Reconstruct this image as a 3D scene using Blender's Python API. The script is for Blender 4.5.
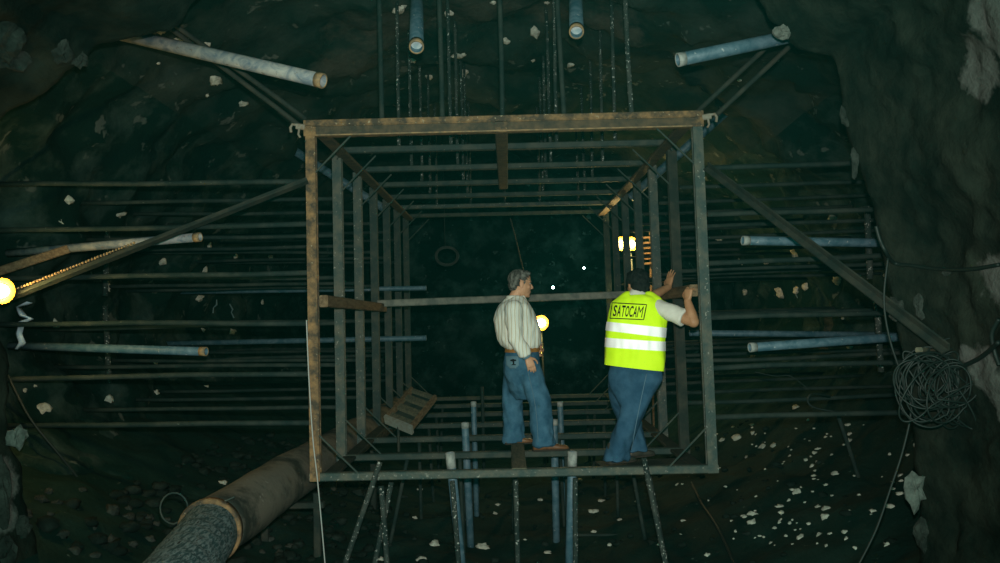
import bpy, bmesh, math, random
from mathutils import Vector, Matrix, noise
from mathutils.bvhtree import BVHTree

C = bpy.context.scene.collection
for o in list(bpy.data.objects):
    bpy.data.objects.remove(o)
random.seed(7)
V = Vector
R = math.radians

# ------------------------------------------------------------------ camera
F_PX = 850.0
EYE = V((0, 0, 2.2))
ROT = (Matrix.Rotation(R(0.49), 3, 'Z') @ Matrix.Rotation(R(90 + 2.2), 3, 'X') @ Matrix.Rotation(R(-1.3), 3, 'Z'))
cam_d = bpy.data.cameras.new('camera')
cam_d.sensor_width = 36
cam_d.sensor_fit = 'HORIZONTAL'
cam_d.lens = 36 * F_PX / 1000
cam_d.clip_start = 0.05
cam_d.clip_end = 200
cam = bpy.data.objects.new('camera', cam_d)
C.objects.link(cam)
cam.matrix_world = Matrix.Translation(EYE) @ ROT.to_4x4()
sc = bpy.context.scene
sc.camera = cam

# ------------------------------------------------------------------ world, flash, exposure
w = bpy.data.worlds.new('tunnel_air')
sc.world = w
w.use_nodes = True
bg = w.node_tree.nodes['Background']
bg.inputs[0].default_value = (0.06, 0.62, 0.47, 1)
bg.inputs[1].default_value = 0.3
vs_ = w.node_tree.nodes.new('ShaderNodeVolumeScatter')
vs_.inputs['Color'].default_value = (.05, 1, .8, 1)
vs_.inputs['Density'].default_value = .00023
w.node_tree.links.new(vs_.outputs[0], w.node_tree.nodes['World Output'].inputs['Volume'])
PL = bpy.data.lights.new('teal_fill','AREA'); PL.energy=280; PL.size=4; PL.color=(.06,.62,.47)  # unseen teal fill lamp, added behind the camera to lift the dark tones
PO = bpy.data.objects.new('teal_fill', PL); C.objects.link(PO); PO.location=(0,-1.5,2.4); PO.rotation_euler=(R(90),0,0)
FL_d = bpy.data.lights.new('camera_flash', 'SPOT')
FL_d.energy = 1640
FL_d.spot_size = R(84)
FL_d.spot_blend = 1.0
FL_d.shadow_soft_size = 0.03
FL_d.color = (1.0, 0.92, 0.82)
FL = bpy.data.objects.new('camera_flash', FL_d)
C.objects.link(FL)
FL.location = EYE + V((0.03, 0.02, 0.17))
FL.rotation_euler = (R(91.5), 0, R(0.2))
sc.view_settings.view_transform = 'Standard'
sc.view_settings.look = 'None'
sc.view_settings.exposure = 0.0
sc.view_settings.gamma = 1.0
sc.view_settings.use_curve_mapping = False


def ray(px, py):
    return (ROT @ V(((px - 500) / F_PX, -(py - 281.5) / F_PX, -1))).normalized()


def at(px, py, Y):
    d = ray(px, py)
    return EYE + d * (Y / d.y)


# ------------------------------------------------------------------ materials
def mat(name, col, rough=0.8, spec=0.25, metal=0.0, col2=None, scale=6.0, lo=0.4, hi=0.6, detail=6.0,
        spots=None, spot_scale=30.0, spot_lo=0.62, bump=0.0, bump_scale=40.0, places=None, place_col=(.1, .1, .095),
        stretch=None, dist=0.0):
    m = bpy.data.materials.new(name)
    m.use_nodes = True
    nt = m.node_tree
    N, L = nt.nodes, nt.links
    b = N['Principled BSDF']
    b.inputs['Roughness'].default_value = rough
    b.inputs['Specular IOR Level'].default_value = spec
    b.inputs['Metallic'].default_value = metal
    geo = N.new('ShaderNodeNewGeometry')
    pos = geo.outputs['Position']
    if stretch:
        mp = N.new('ShaderNodeMapping')
        mp.inputs['Scale'].default_value = stretch
        L.new(pos, mp.inputs['Vector'])
        pos = mp.outputs['Vector']

    def rgb(c):
        n = N.new('ShaderNodeRGB')
        n.outputs[0].default_value = (*c, 1)
        return n.outputs[0]

    def nz(sc_, det, distort=0.0):
        n = N.new('ShaderNodeTexNoise')
        n.inputs['Scale'].default_value = sc_
        n.inputs['Detail'].default_value = det
        n.inputs['Roughness'].default_value = 0.62
        n.inputs['Distortion'].default_value = distort
        L.new(pos, n.inputs['Vector'])
        return n.outputs[0]

    def ramp(f, a, c):
        n = N.new('ShaderNodeMapRange')
        n.clamp = True
        n.inputs['From Min'].default_value = a
        n.inputs['From Max'].default_value = c
        L.new(f, n.inputs['Value'])
        return n.outputs[0]

    def mix(f, a, c):
        n = N.new('ShaderNodeMix')
        n.data_type = 'RGBA'
        L.new(f, n.inputs[0])
        L.new(a, n.inputs[6])
        L.new(c, n.inputs[7])
        return n.outputs[2]

    def math_(op, a, c):
        n = N.new('ShaderNodeMath')
        n.operation = op
        for i, q in enumerate((a, c)):
            if isinstance(q, (int, float)):
                n.inputs[i].default_value = q
            else:
                L.new(q, n.inputs[i])
        return n.outputs[0]
    out = rgb(col)
    if col2 is not None:
        out = mix(ramp(nz(scale, detail, dist), lo, hi), out, rgb(col2))
    if spots is not None:
        out = mix(ramp(nz(spot_scale, 3.0), spot_lo, spot_lo + 0.05), out, rgb(spots))
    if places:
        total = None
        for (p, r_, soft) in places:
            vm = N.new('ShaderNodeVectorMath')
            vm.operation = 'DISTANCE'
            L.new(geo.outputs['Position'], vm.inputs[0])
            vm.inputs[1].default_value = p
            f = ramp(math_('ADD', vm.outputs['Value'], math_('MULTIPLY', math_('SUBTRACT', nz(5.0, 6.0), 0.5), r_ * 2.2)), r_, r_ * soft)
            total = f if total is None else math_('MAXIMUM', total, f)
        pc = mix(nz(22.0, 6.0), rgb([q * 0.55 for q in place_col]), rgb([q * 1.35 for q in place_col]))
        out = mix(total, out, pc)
    L.new(out, b.inputs['Base Color'])
    if bump:
        bn = N.new('ShaderNodeBump')
        bn.inputs['Strength'].default_value = bump
        bn.inputs['Distance'].default_value = 0.03
        L.new(nz(bump_scale, 8.0), bn.inputs['Height'])
        L.new(bn.outputs[0], b.inputs['Normal'])
    return m


def emit(name, col, strength):
    m = bpy.data.materials.new(name)
    m.use_nodes = True
    b = m.node_tree.nodes['Principled BSDF']
    b.inputs['Base Color'].default_value = (*col, 1)
    b.inputs['Emission Color'].default_value = (*col, 1)
    b.inputs['Emission Strength'].default_value = strength
    return m


M = {}
M['rust'] = mat('rusty steel', (.044, .036, .024), .75, .3, .0, (.23, .138, .058), 11, .40, .66, spots=(.30, .25, .16), spot_scale=38, spot_lo=.645, bump=.3, bump_scale=60)
M['steel'] = mat('dark grimy steel', (.012, .028, .025), .7, .3, .0, (.042, .050, .038), 7, .42, .68, spots=(.16, .15, .11), spot_scale=34, spot_lo=.675, bump=.2, bump_scale=60)
M['greysteel'] = mat('worn grey steel', (.020, .042, .038), .65, .35, .0, (.072, .075, .055), 8, .42, .66, spots=(.20, .21, .18), spot_scale=40, spot_lo=.645, bump=.2, bump_scale=60)
M['rod'] = mat('dull rod steel', (.006, .016, .0145), .8, .2, .0, (.026, .034, .028), 5, .42, .68, spots=(.14, .15, .12), spot_scale=45, spot_lo=.70, bump=.2, bump_scale=70)
M['splashrod'] = mat('grout splashed rod steel', (.011, .022, .020), .8, .2, .0, (.040, .048, .041), 5, .42, .68, spots=(.34, .36, .33), spot_scale=48, spot_lo=.61, bump=.25, bump_scale=70)
M['strut'] = mat('brown strut steel', (.012, .020, .017), .8, .2, .0, (.034, .036, .027), 7, .4, .65, bump=.2, bump_scale=70)
M['blue'] = mat('blue grey pipe', (.030, .082, .112), .55, .4, .0, (.085, .145, .18), 10, .38, .66, spots=(.30, .33, .33), spot_scale=30, spot_lo=.66, bump=.1, dist=1.0)
M['palepipe'] = mat('pale pipe', (.095, .13, .16), .55, .4, .0, (.31, .31, .28), 9, .36, .64, spots=(.12, .09, .06), spot_scale=26, spot_lo=.64, bump=.1, dist=1.0)
M['collar'] = mat('rusty collar', (.13, .10, .06), .7, .3, .0, (.26, .17, .08), 20, .4, .6)
M['pipehole'] = mat('pipe bore', (.20, .27, .30), .8, .2, .0, (.36, .40, .40), 20, .4, .6)
M['wood'] = mat('old timber', (.085, .055, .03), .8, .2, .0, (.17, .12, .068), 6, .38, .64, stretch=(8, 1, 8), bump=.2)
M['greywood'] = mat('weathered board', (.060, .066, .048), .85, .2, .0, (.125, .115, .075), 9, .38, .64, stretch=(6, 1.5, 6), bump=.2)
M['palewood'] = mat('pale sawn edge', (.22, .24, .21), .85, .2, .0, (.18, .17, .13), 22, .4, .65)
M['cable'] = mat('dark cable', (.005, .012, .010), .6, .35)
M['string'] = mat('pale cord', (.32, .34, .32), .8, .1)
M['duct'] = mat('dusty duct sleeve', (.11, .105, .082), .9, .15, .0, (.022, .028, .023), 3.0, .47, .62, spots=(.17, .17, .145), spot_scale=18, spot_lo=.66, bump=.3, bump_scale=25)
M['weave'] = mat('woven blue duct', (.020, .055, .058), .85, .2, .0, (.21, .28, .28), 11, .44, .64, stretch=(6, 1.1, 6), spots=(.016, .024, .024), spot_scale=11, spot_lo=.6, bump=.4, bump_scale=30)
M['grout'] = mat('pale grout', (.42, .44, .37), .95, .1, .0, (.24, .25, .21), 30, .4, .65, bump=.4)
M['chip'] = mat('pale stone', (.11, .125, .11), .95, .1, .0, (.06, .07, .062), 25, .4, .65, bump=.4)
M['stone'] = mat('grey stone', (.016, .021, .018), .95, .1, .0, (.042, .050, .043), 9, .4, .65, bump=.6)
M['rubble'] = mat('dark rubble', (.005, .010, .008), .95, .1, .0, (.016, .024, .020), 5, .46, .66, bump=.4)
M['hook'] = mat('pale bracket', (.20, .19, .15), .7, .3, .0, (.16, .12, .08), 25, .4, .65)
# people
M['skin'] = mat('sunburnt skin', (.44, .23, .13), .55, .3, .0, (.52, .28, .17), 12, .4, .6)
M['skin2'] = mat('tanned skin', (.30, .15, .075), .55, .3, .0, (.36, .19, .10), 12, .4, .6)
M['greyhair'] = mat('greying hair', (.030, .030, .027), .7, .2, .0, (.16, .16, .14), 38, .40, .66, stretch=(1, 1, .5), bump=.5, bump_scale=120)
M['darkhair'] = mat('black hair', (.004, .006, .006), .8, .15, .0, (.012, .015, .014), 40, .4, .6, bump=.5, bump_scale=120)
M['denim'] = mat('blue denim', (.026, .080, .135), .9, .12, .0, (.055, .135, .205), 9, .36, .66, bump=.15, bump_scale=300)
M['denim2'] = mat('dark blue denim', (.018, .056, .100), .9, .12, .0, (.034, .088, .145), 9, .36, .66, bump=.15, bump_scale=300)
M['palepocket'] = mat('faded pocket denim', (.10, .175, .22), .9, .1)
M['stitch'] = mat('pale seam thread', (.085, .15, .20), .9, .1)
M['emblem'] = mat('black emblem', (.008, .010, .012), .8, .1)
M['belt'] = mat('tan belt', (.27, .12, .03), .5, .4)
M['brass'] = mat('brass', (.75, .5, .14), .3, .6, 1.0)
M['shoe'] = mat('brown leather', (.16, .075, .03), .5, .4, .0, (.10, .045, .02), 12, .4, .6)
M['sole'] = mat('dark sole', (.03, .025, .02), .8, .2)
M['darkshoe'] = mat('dark boot leather', (.022, .024, .020), .6, .35, .0, (.045, .042, .033), 14, .4, .6)
M['tee'] = mat('cream cotton', (.52, .51, .45), .9, .1, .0, (.60, .59, .52), 7, .4, .6)
M['vest'] = mat('fluorescent yellow', (.60, .92, .012), .75, .15, .0, (.68, .98, .02), 5, .4, .6)
M['tape'] = mat('reflective tape', (1.0, 1.0, 1.0), .7, .5, .42)
M['ink'] = mat('black print', (.012, .015, .010), .8, .1)
M['eyew'] = mat('eye white', (.30, .27, .23), .6, .2)
M['iris'] = mat('dark iris', (.02, .015, .01), .2, .5)
M['lip'] = mat('lip', (.30, .11, .08), .5, .3)
M['lampglass'] = emit('lit lamp glass', (1.0, .80, .36), 16)
M['whitelamp'] = emit('distant lamp', (.85, 1.0, .9), 14)
M['housing'] = mat('lamp housing', (.08, .07, .04), .5, .4)
M['paleend'] = mat('grouted pipe mouth', (.26, .28, .26), .7, .3, .0, (.15, .17, .16), 25, .4, .65)
M['glow_ring'] = mat('yellow reflector', (.30, .15, .012), .6, .3)  # yellow that stands in for the glow around the work lamps
M['dimplastic'] = mat('dull plastic', (.10, .17, .18), .5, .3)
M['railsteel'] = mat('pale worn rail', (.065, .075, .062), .6, .35, .0, (.15, .15, .12), 8, .4, .62, bump=.2, bump_scale=60)
M['darkrust'] = mat('dark rusty plate', (.034, .032, .022), .75, .3, .0, (.088, .062, .034), 11, .40, .66, bump=.3, bump_scale=60)
M['plastic'] = mat('torn plastic', (.40, .52, .60), .4, .4)

# striped shirt
m = mat('striped shirt cotton', (.56, .58, .52), .9, .1)
nt = m.node_tree
b = nt.nodes['Principled BSDF']
g = nt.nodes.new('ShaderNodeNewGeometry')
def wave(direction, scale, dist):
    mp = nt.nodes.new('ShaderNodeVectorMath'); mp.operation = 'DOT_PRODUCT'
    mp.inputs[1].default_value = direction
    nt.links.new(g.outputs['Position'], mp.inputs[0])
    nzn = nt.nodes.new('ShaderNodeTexNoise'); nzn.inputs['Scale'].default_value = 7
    nt.links.new(g.outputs['Position'], nzn.inputs['Vector'])
    a = nt.nodes.new('ShaderNodeMath'); a.operation = 'MULTIPLY_ADD'
    nt.links.new(nzn.outputs[0], a.inputs[0]); a.inputs[1].default_value = dist
    nt.links.new(mp.outputs['Value'], a.inputs[2])
    s = nt.nodes.new('ShaderNodeMath'); s.operation = 'MULTIPLY'; s.inputs[1].default_value = scale
    nt.links.new(a.outputs[0], s.inputs[0])
    q = nt.nodes.new('ShaderNodeMath'); q.operation = 'SINE'
    nt.links.new(s.outputs[0], q.inputs[0])
    r_ = nt.nodes.new('ShaderNodeMapRange'); r_.inputs['From Min'].default_value = .45; r_.inputs['From Max'].default_value = .9
    nt.links.new(q.outputs[0], r_.inputs['Value'])
    return r_.outputs[0]
def mixn(f, a, c2):
    n = nt.nodes.new('ShaderNodeMix'); n.data_type = 'RGBA'
    nt.links.new(f, n.inputs[0])
    for i, q in ((6, a), (7, c2)):
        if isinstance(q, tuple): n.inputs[i].default_value = (*q, 1)
        else: nt.links.new(q, n.inputs[i])
    return n.outputs[2]
c1 = mixn(wave((1, -.08, .0), 2 * math.pi / .034, .03), (.68, .68, .59), (.50, .41, .27))
c2 = mixn(wave((1, -.08, .0), 2 * math.pi / .017, .03), c1, (.54, .59, .58))
nt.links.new(c2, b.inputs['Base Color'])
M['shirt'] = m


# ------------------------------------------------------------------ object helpers
def tag(o, label, cat, group=None, kind=None):
    o['label'] = label
    o['category'] = cat
    if group: o['group'] = group
    if kind: o['kind'] = kind
    return o


def thing(name, label, cat, loc=(0, 0, 0), group=None):
    o = bpy.data.objects.new(name, None)
    C.objects.link(o)
    o.location = loc
    o.empty_display_size = 0.1
    return tag(o, label, cat, group)


def link(name, me, m, parent=None, smooth=True):
    o = bpy.data.objects.new(name, me)
    C.objects.link(o)
    if m is not None:
        for q in (m if isinstance(m, (list, tuple)) else [m]):
            me.materials.append(q)
    if smooth:
        me.polygons.foreach_set('use_smooth', [True] * len(me.polygons))
    if parent is not None:
        o.parent = parent
        o.matrix_parent_inverse = Matrix.Translation(-V(parent.location)) if parent.type == 'EMPTY' else Matrix.Identity(4)
    return o


def frame_of(d, up=V((0, 0, 1))):
    d = d.normalized()
    if abs(d.dot(up)) > .98: up = V((0, 1, 0))
    s = d.cross(up).normalized()
    return s, s.cross(d).normalized()


class MB:
    """collects shapes into one mesh"""
    def __init__(s): s.v, s.f = [], []

    def add(s, vs, fs):
        n = len(s.v)
        s.v += [V(p) for p in vs]
        s.f += [tuple(i + n for i in q) for q in fs]
        return s

    def mesh(s, name='m'):
        me = bpy.data.meshes.new(name)
        me.from_pydata([tuple(p) for p in s.v], [], s.f)
        bm = bmesh.new(); bm.from_mesh(me)
        bmesh.ops.recalc_face_normals(bm, faces=bm.faces)
        bm.to_mesh(me); bm.free()
        return me

    def prof(s, p0, p1, pts, up=V((0, 0, 1))):
        """extrude a 2D profile (side, up) from p0 to p1"""
        p0, p1 = V(p0), V(p1)
        a, u = frame_of(p1 - p0, up)
        n = len(pts)
        vs = [p + a * x + u * y for p in (p0, p1) for x, y in pts]
        fs = [(i, (i + 1) % n, n + (i + 1) % n, n + i) for i in range(n)] + [tuple(range(n))[::-1], tuple(range(n, 2 * n))]
        return s.add(vs, fs)

    def bar(s, p0, p1, wd, ht, up=V((0, 0, 1)), ch=.008):
        a, c = wd / 2, ht / 2
        ch = min(ch, a * .4, c * .4)
        return s.prof(p0, p1, [(-a + ch, -c), (a - ch, -c), (a, -c + ch), (a, c - ch), (a - ch, c), (-a + ch, c), (-a, c - ch), (-a, -c + ch)], up)

    def rings(s, rings, cap=True):
        n = len(rings[0])
        vs = [p for r in rings for p in r]
        fs = []
        for j in range(len(rings) - 1):
            for i in range(n):
                fs.append((j * n + i, j * n + (i + 1) % n, (j + 1) * n + (i + 1) % n, (j + 1) * n + i))
        if cap:
            fs.append(tuple(range(n))[::-1]); fs.append(tuple(range((len(rings) - 1) * n, len(rings) * n)))
        return s.add(vs, fs)

    def tube(s, pts, rad, seg=10, cap=True):
        pts = [V(p) for p in pts]
        rr = rad if isinstance(rad, (list, tuple)) else [rad] * len(pts)
        rings = []
        a = None
        for i, p in enumerate(pts):
            d = (pts[min(i + 1, len(pts) - 1)] - pts[max(i - 1, 0)])
            if d.length < 1e-9: d = V((0, 0, 1))
            d.normalize()
            if a is None: a, u = frame_of(d)
            else:
                a = (a - d * a.dot(d)).normalized(); u = a.cross(d)
            rings.append([p + a * math.cos(t) * rr[i] + u * math.sin(t) * rr[i] for t in [2 * math.pi * k / seg for k in range(seg)]])
        return s.rings(rings, cap)

    def hollow(s, p0, p1, ro, ri, seg=20):
        """open-ended pipe with a wall thickness; p1 end is open to a depth"""
        p0, p1 = V(p0), V(p1)
        a, u = frame_of(p1 - p0)
        d = (p1 - p0).normalized()
        def ring(p, r): return [p + a * math.cos(t) * r + u * math.sin(t) * r for t in [2 * math.pi * k / seg for k in range(seg)]]
        L_ = (p1 - p0).length
        return s.rings([ring(p0, ro), ring(p1 - d * .004, ro), ring(p1, ro - .003), ring(p1, ri + .001), ring(p1 - d * .004, ri), ring(p1 - d * min(.35, L_ * .8), ri)])

    def ell(s, c, ax, seg=14, ring=9):
        """ellipsoid with axis vectors ax = (X, Y, Z)"""
        c = V(c); X, Y_, Z = [V(q) for q in ax]
        vs = [c + Z]
        for j in range(1, ring):
            t = math.pi * j / ring
            for k in range(seg):
                f = 2 * math.pi * k / seg
                vs.append(c + Z * math.cos(t) + (X * math.cos(f) + Y_ * math.sin(f)) * math.sin(t))
        vs.append(c - Z)
        fs = [(0, 1 + k, 1 + (k + 1) % seg) for k in range(seg)]
        for j in range(ring - 2):
            for k in range(seg):
                q = 1 + j * seg
                fs.append((q + k, q + seg + k, q + seg + (k + 1) % seg, q + (k + 1) % seg))
        e = len(vs) - 1
        q = 1 + (ring - 2) * seg
        fs += [(e, q + (k + 1) % seg, q + k) for k in range(seg)]
        return s.add(vs, fs)

    def cap(s, p0, r0, p1, r1, seg=14):
        """tapered capsule"""
        p0, p1 = V(p0), V(p1)
        d = (p1 - p0).normalized()
        a, u = frame_of(d)
        rings = []
        for k in range(4):
            t = math.pi / 2 * (k + .35) / 4.35
            rings.append((p0 - d * r0 * math.cos(t), r0 * math.sin(t)))
        rings += [(p0, r0), (p1, r1)]
        for k in range(3, -1, -1):
            t = math.pi / 2 * (k + .35) / 4.35
            rings.append((p1 + d * r1 * math.cos(t), r1 * math.sin(t)))
        return s.rings([[c + (a * math.cos(2 * math.pi * i / seg) + u * math.sin(2 * math.pi * i / seg)) * r for i in range(seg)] for c, r in rings])

    def loft(s, secs, seg=24, power=2.0):
        """secs: (center, X vector, Y vector) superellipse sections"""
        rings = []
        for c, X, Y_ in secs:
            r = []
            for k in range(seg):
                t = 2 * math.pi * k / seg
                ct, st = math.cos(t), math.sin(t)
                r.append(V(c) + V(X) * (abs(ct) ** (2 / power)) * (1 if ct > 0 else -1) + V(Y_) * (abs(st) ** (2 / power)) * (1 if st > 0 else -1))
            rings.append(r)
        return s.rings(rings)

    def build(s, name, m, parent=None, smooth=False):
        return link(name, s.mesh(name), m, parent, smooth)

    def blob(s, name, m, parent=None, voxel=.012, smooth=4, disp=None):
        """fuse everything into one continuous surface"""
        me = s.mesh('tmp')
        ob = bpy.data.objects.new('tmp', me)
        C.objects.link(ob)
        r = ob.modifiers.new('r', 'REMESH'); r.mode = 'VOXEL'; r.voxel_size = voxel
        if smooth:
            q = ob.modifiers.new('s', 'SMOOTH'); q.factor = .5; q.iterations = smooth
        dg = bpy.context.evaluated_depsgraph_get()
        me2 = bpy.data.meshes.new_from_object(ob.evaluated_get(dg))
        bpy.data.objects.remove(ob); bpy.data.meshes.remove(me)
        me2.name = name
        if disp:
            nn = [v.normal.copy() for v in me2.vertices]
            for v, n in zip(me2.vertices, nn):
                v.co = v.co + n * disp(v.co, n)
        me2.update()
        return link(name, me2, m, parent, True)


def band(src, name, m, parent, planes, off):
    """the strip of src between cutting planes [(point, outward normal)], lifted by off"""
    bm = bmesh.new(); bm.from_mesh(src.data)
    for p, n in planes:
        bmesh.ops.bisect_plane(bm, geom=list(bm.verts) + list(bm.edges) + list(bm.faces), plane_co=V(p), plane_no=V(n), clear_outer=True)
    bm.normal_update()
    for v in bm.verts: v.co += v.normal * off
    me = bpy.data.meshes.new(name); bm.to_mesh(me); bm.free()
    me.materials.clear()
    o = link(name, me, m, None, True)
    o.parent = parent
    if parent.type == 'EMPTY': o.matrix_parent_inverse = Matrix.Translation(-V(parent.location))
    else: o.matrix_parent_inverse = parent.matrix_world.inverted() if False else Matrix.Identity(4)
    return o


def bvh_of(*obs):
    vs, fs = [], []
    for o in obs:
        n = len(vs)
        vs += [v.co.copy() for v in o.data.vertices]
        fs += [tuple(i + n for i in p.vertices) for p in o.data.polygons]
    return BVHTree.FromPolygons(vs, fs)


def fbm(p, sc_, oct=4):
    return noise.fractal(V(p) * sc_, 0.9, 2.1, oct, noise_basis='PERLIN_ORIGINAL')


# ------------------------------------------------------------------ rock setting
YE = 5.3      # back edge of the near rock collar
A_, B_ = 4.3, 3.05


def zfloor(x, y):
    return .085 * x * x + .10 * fbm((x, y, 0), 1.1) + .035 * fbm((x, y, 5), 5, 3)


def grid_mesh(name, nu, nv, fn, m):
    vs = [fn(i / (nu - 1), j / (nv - 1)) for j in range(nv) for i in range(nu)]
    fs = [(j * nu + i, j * nu + i + 1, (j + 1) * nu + i + 1, (j + 1) * nu + i) for j in range(nv - 1) for i in range(nu - 1)]
    me = bpy.data.meshes.new(name)
    me.from_pydata([tuple(v) for v in vs], [], fs)
    o = link(name, me, m, None, True)
    o['kind'] = 'structure'
    return o


def chamber_pt(th, y):
    """th degrees: 0 right, 90 up, 180 left"""
    t = R(th)
    c, s = math.cos(t), math.sin(t)
    shrink = 1.0 - .012 * max(0, y - 12)
    p = V((A_ * c * shrink, y, 2.2 + (B_ if s > 0 else 2.6) * s * shrink))
    n = V((-c, 0, -s))
    q = fbm(p, .55, 4) * .34 + fbm(p + V((9, 0, 0)), 2.2, 4) * .11 + fbm(p, 7.5, 3) * .03
    return p + n * q


NY = 110
CH = dict(rough=.95, spec=.06, col2=(.034, .058, .051), scale=2.2, lo=.47, hi=.70, detail=10, spots=(.060, .078, .070), spot_scale=4.2, spot_lo=.635, bump=.6, bump_scale=9)
rock_ch = mat('chamber rock', (.0038, .0165, .0135), **CH)
M['chamber'] = rock_ch
rock_top = mat('ceiling rock', (.0046, .0170, .0140), **{**CH, 'col2': (.032, .044, .037), 'scale': 1.1, 'lo': .42, 'hi': .66, 'spots': (.080, .095, .085)})
wr = grid_mesh('wall_right', 60, NY, lambda u, v: chamber_pt(-38 + 80 * u, 5.35 + 15.0 * v), rock_ch)
ce = grid_mesh('ceiling', 90, NY, lambda u, v: chamber_pt(42 + 96 * u, 5.35 + 15.0 * v), rock_top)
wl = grid_mesh('wall_left', 60, NY, lambda u, v: chamber_pt(138 + 80 * u, 5.35 + 15.0 * v), rock_ch)


def backpt(u, v):
    p = V((-4.6 + 9.2 * u, 20.2, -.3 + 6 * v))
    p.y += .5 * fbm(p, .6)
    return p


wb = grid_mesh('wall_back', 50, 40, backpt, rock_ch)
floor_m = mat('muddy floor', (.0022, .0150, .0115), .85, .12, .0, (.009, .028, .022), 2.2, .46, .70, 9,
              spots=(.075, .10, .085), spot_scale=13, spot_lo=.70, bump=.5, bump_scale=14)
fl = grid_mesh('floor', 110, 190, lambda u, v: V((-4.7 + 9.4 * u, .9 + 19.6 * v, zfloor(-4.7 + 9.4 * u, .9 + 19.6 * v))), floor_m)

edge_px = [(914, 610), (916, 560), (920, 505), (912, 440), (906, 390), (896, 322), (884, 262), (872, 215), (859, 170), (850, 130), (838, 92),
           (832, 57), (806, 49), (790, 42), (770, 18), (752, -10), (690, -70), (500, -120), (310, -70), (212, -12), (192, 8), (168, 30), (130, 37),
           (98, 44), (86, 62), (62, 72), (36, 98), (8, 114), (-50, 160), (-75, 240), (-40, 300), (2, 342), (6, 400), (9, 440), (26, 490), (31, 530), (36, 570), (38, 610)]
edge = [at(x, y, YE) for x, y in edge_px]
# resample the lip evenly
lens = [0]
for a_, b_ in zip(edge, edge[1:]): lens.append(lens[-1] + (b_ - a_).length)


def edge_at(s):
    d = s * lens[-1]
    for i in range(len(edge) - 1):
        if d <= lens[i + 1] + 1e-9:
            t = (d - lens[i]) / (lens[i + 1] - lens[i])
            return edge[i].lerp(edge[i + 1], t)
    return edge[-1].copy()


def near_pt(s, v):
    """v 0..1: lip towards the camera; v<0: the broken face behind the lip"""
    p = edge_at(s)
    rad = V((p.x, 0, p.z - 2.3))
    rn = rad.normalized()
    y = YE - 4.1 * v
    if v < 0:
        k = -v
        p = p + rn * (2.6 * k)
        p.y = YE + .06 + .18 * k
    else:
        p = p + rn * (.10 * math.sin(min(1, v * 7) * math.pi / 2)) + rn * .15 * v
        p.y = y
    n = -rn
    q = fbm(p, .9, 4) * .07 + fbm(p + V((3, 3, 3)), 2.6, 5) * .05 + fbm(p, 8, 4) * .03
    k = 1 if v < 0 else min(1, .25 + v * 5)
    return p + n * q * k + V((0, .06 * fbm(p, 4), 0))


def near_wall(name, s0, s1, nu, m):
    vv = [-1, -.6, -.3, -.1, -.03, 0, .008, .02] + [.035 + .965 * (j / 79) ** 1.15 for j in range(80)]
    return grid_mesh(name, nu, len(vv), lambda u, v: near_pt(s0 + (s1 - s0) * u, vv[round(v * (len(vv) - 1))]), m)


# split of the lip: right until above the top right corner, left after the top left corner
def s_of(i): return lens[i] / lens[-1]


sR, sL = s_of(15), s_of(19)
near_dummy = mat('near rock', (.014, .0165, .013), .95, .06)
nr = near_wall('wall_near_right', 0, sR, 150, None)
nc = near_wall('ceiling_near', sR, sL, 60, None)
nl = near_wall('wall_near_left', sL, 1, 150, None)
BN = bvh_of(nr, nc, nl)
BA = bvh_of(nr, nc, nl, wr, ce, wl, wb, fl)
BCH = bvh_of(wr, ce, wl, wb, fl)
BF = bvh_of(fl)


def hit(px, py, tree=None):
    d = ray(px, py)
    h = (tree or BA).ray_cast(EYE, d, 60)
    return (h[0], h[1] if h[1].dot(d) < 0 else -h[1]) if h[0] is not None else (at(px, py, 8), V((0, -1, 0)))


def hp(px, py, tree=None): return hit(px, py, tree)[0]


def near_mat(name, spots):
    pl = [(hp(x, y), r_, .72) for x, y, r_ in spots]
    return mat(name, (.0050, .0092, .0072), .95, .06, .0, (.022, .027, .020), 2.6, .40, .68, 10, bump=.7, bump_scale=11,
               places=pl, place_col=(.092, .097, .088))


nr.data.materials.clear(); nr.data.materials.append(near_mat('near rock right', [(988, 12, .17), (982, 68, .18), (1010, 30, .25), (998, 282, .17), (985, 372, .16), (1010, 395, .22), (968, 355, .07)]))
nc.data.materials.clear(); nc.data.materials.append(near_mat('near rock roof', [(240, -60, .2)]))
nl.data.materials.clear(); nl.data.materials.append(near_mat('near rock left', [(5, 478, .13), (2, 520, .12), (-10, 300, .1)]))
ce.data.materials.clear()
ce.data.materials.append(mat('ceiling rock patched', (.0046, .0170, .0140), **{**CH, 'col2': (.032, .044, .037), 'scale': 1.1, 'lo': .42, 'hi': .66, 'spots': (.080, .095, .085)},
                             places=[(hp(395, 25, BCH), .75, .35), (hp(480, 15, BCH), .7, .35), (hp(350, 70, BCH), .5, .35), (hp(560, 10, BCH), .45, .35), (hp(610, 30, BCH), .45, .35)], place_col=(.052, .052, .042)))
wr.data.materials.clear()
wr.data.materials.append(mat('chamber rock right', (.0038, .0165, .0135), **CH,
                             places=[(hp(862, 405, BCH), .42, .8), (hp(830, 330, BCH), .35, .6)], place_col=(.040, .047, .042)))


def rockmesh(c, n, rx, ry, rz, seed, seg=12, ring=8, rough=.28, flat=None):
    """an irregular lump lying on a surface with normal n"""
    a, u = frame_of(V(n), V((0, 0, 1)) if abs(V(n).z) < .9 else V((0, 1, 0)))
    mb = MB().ell(c, (a * rx, u * ry, V(n).normalized() * rz), seg, ring)
    for i, v in enumerate(mb.v):
        d = v - V(c)
        k = 1 + rough * noise.noise(d.normalized() * 1.6 + V((seed * 3.1, seed * 1.7, 0))) * 1.6 + rough * .5 * noise.noise(d.normalized() * 4 + V((seed, 0, seed)))
        mb.v[i] = V(c) + d * k
    return mb


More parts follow.
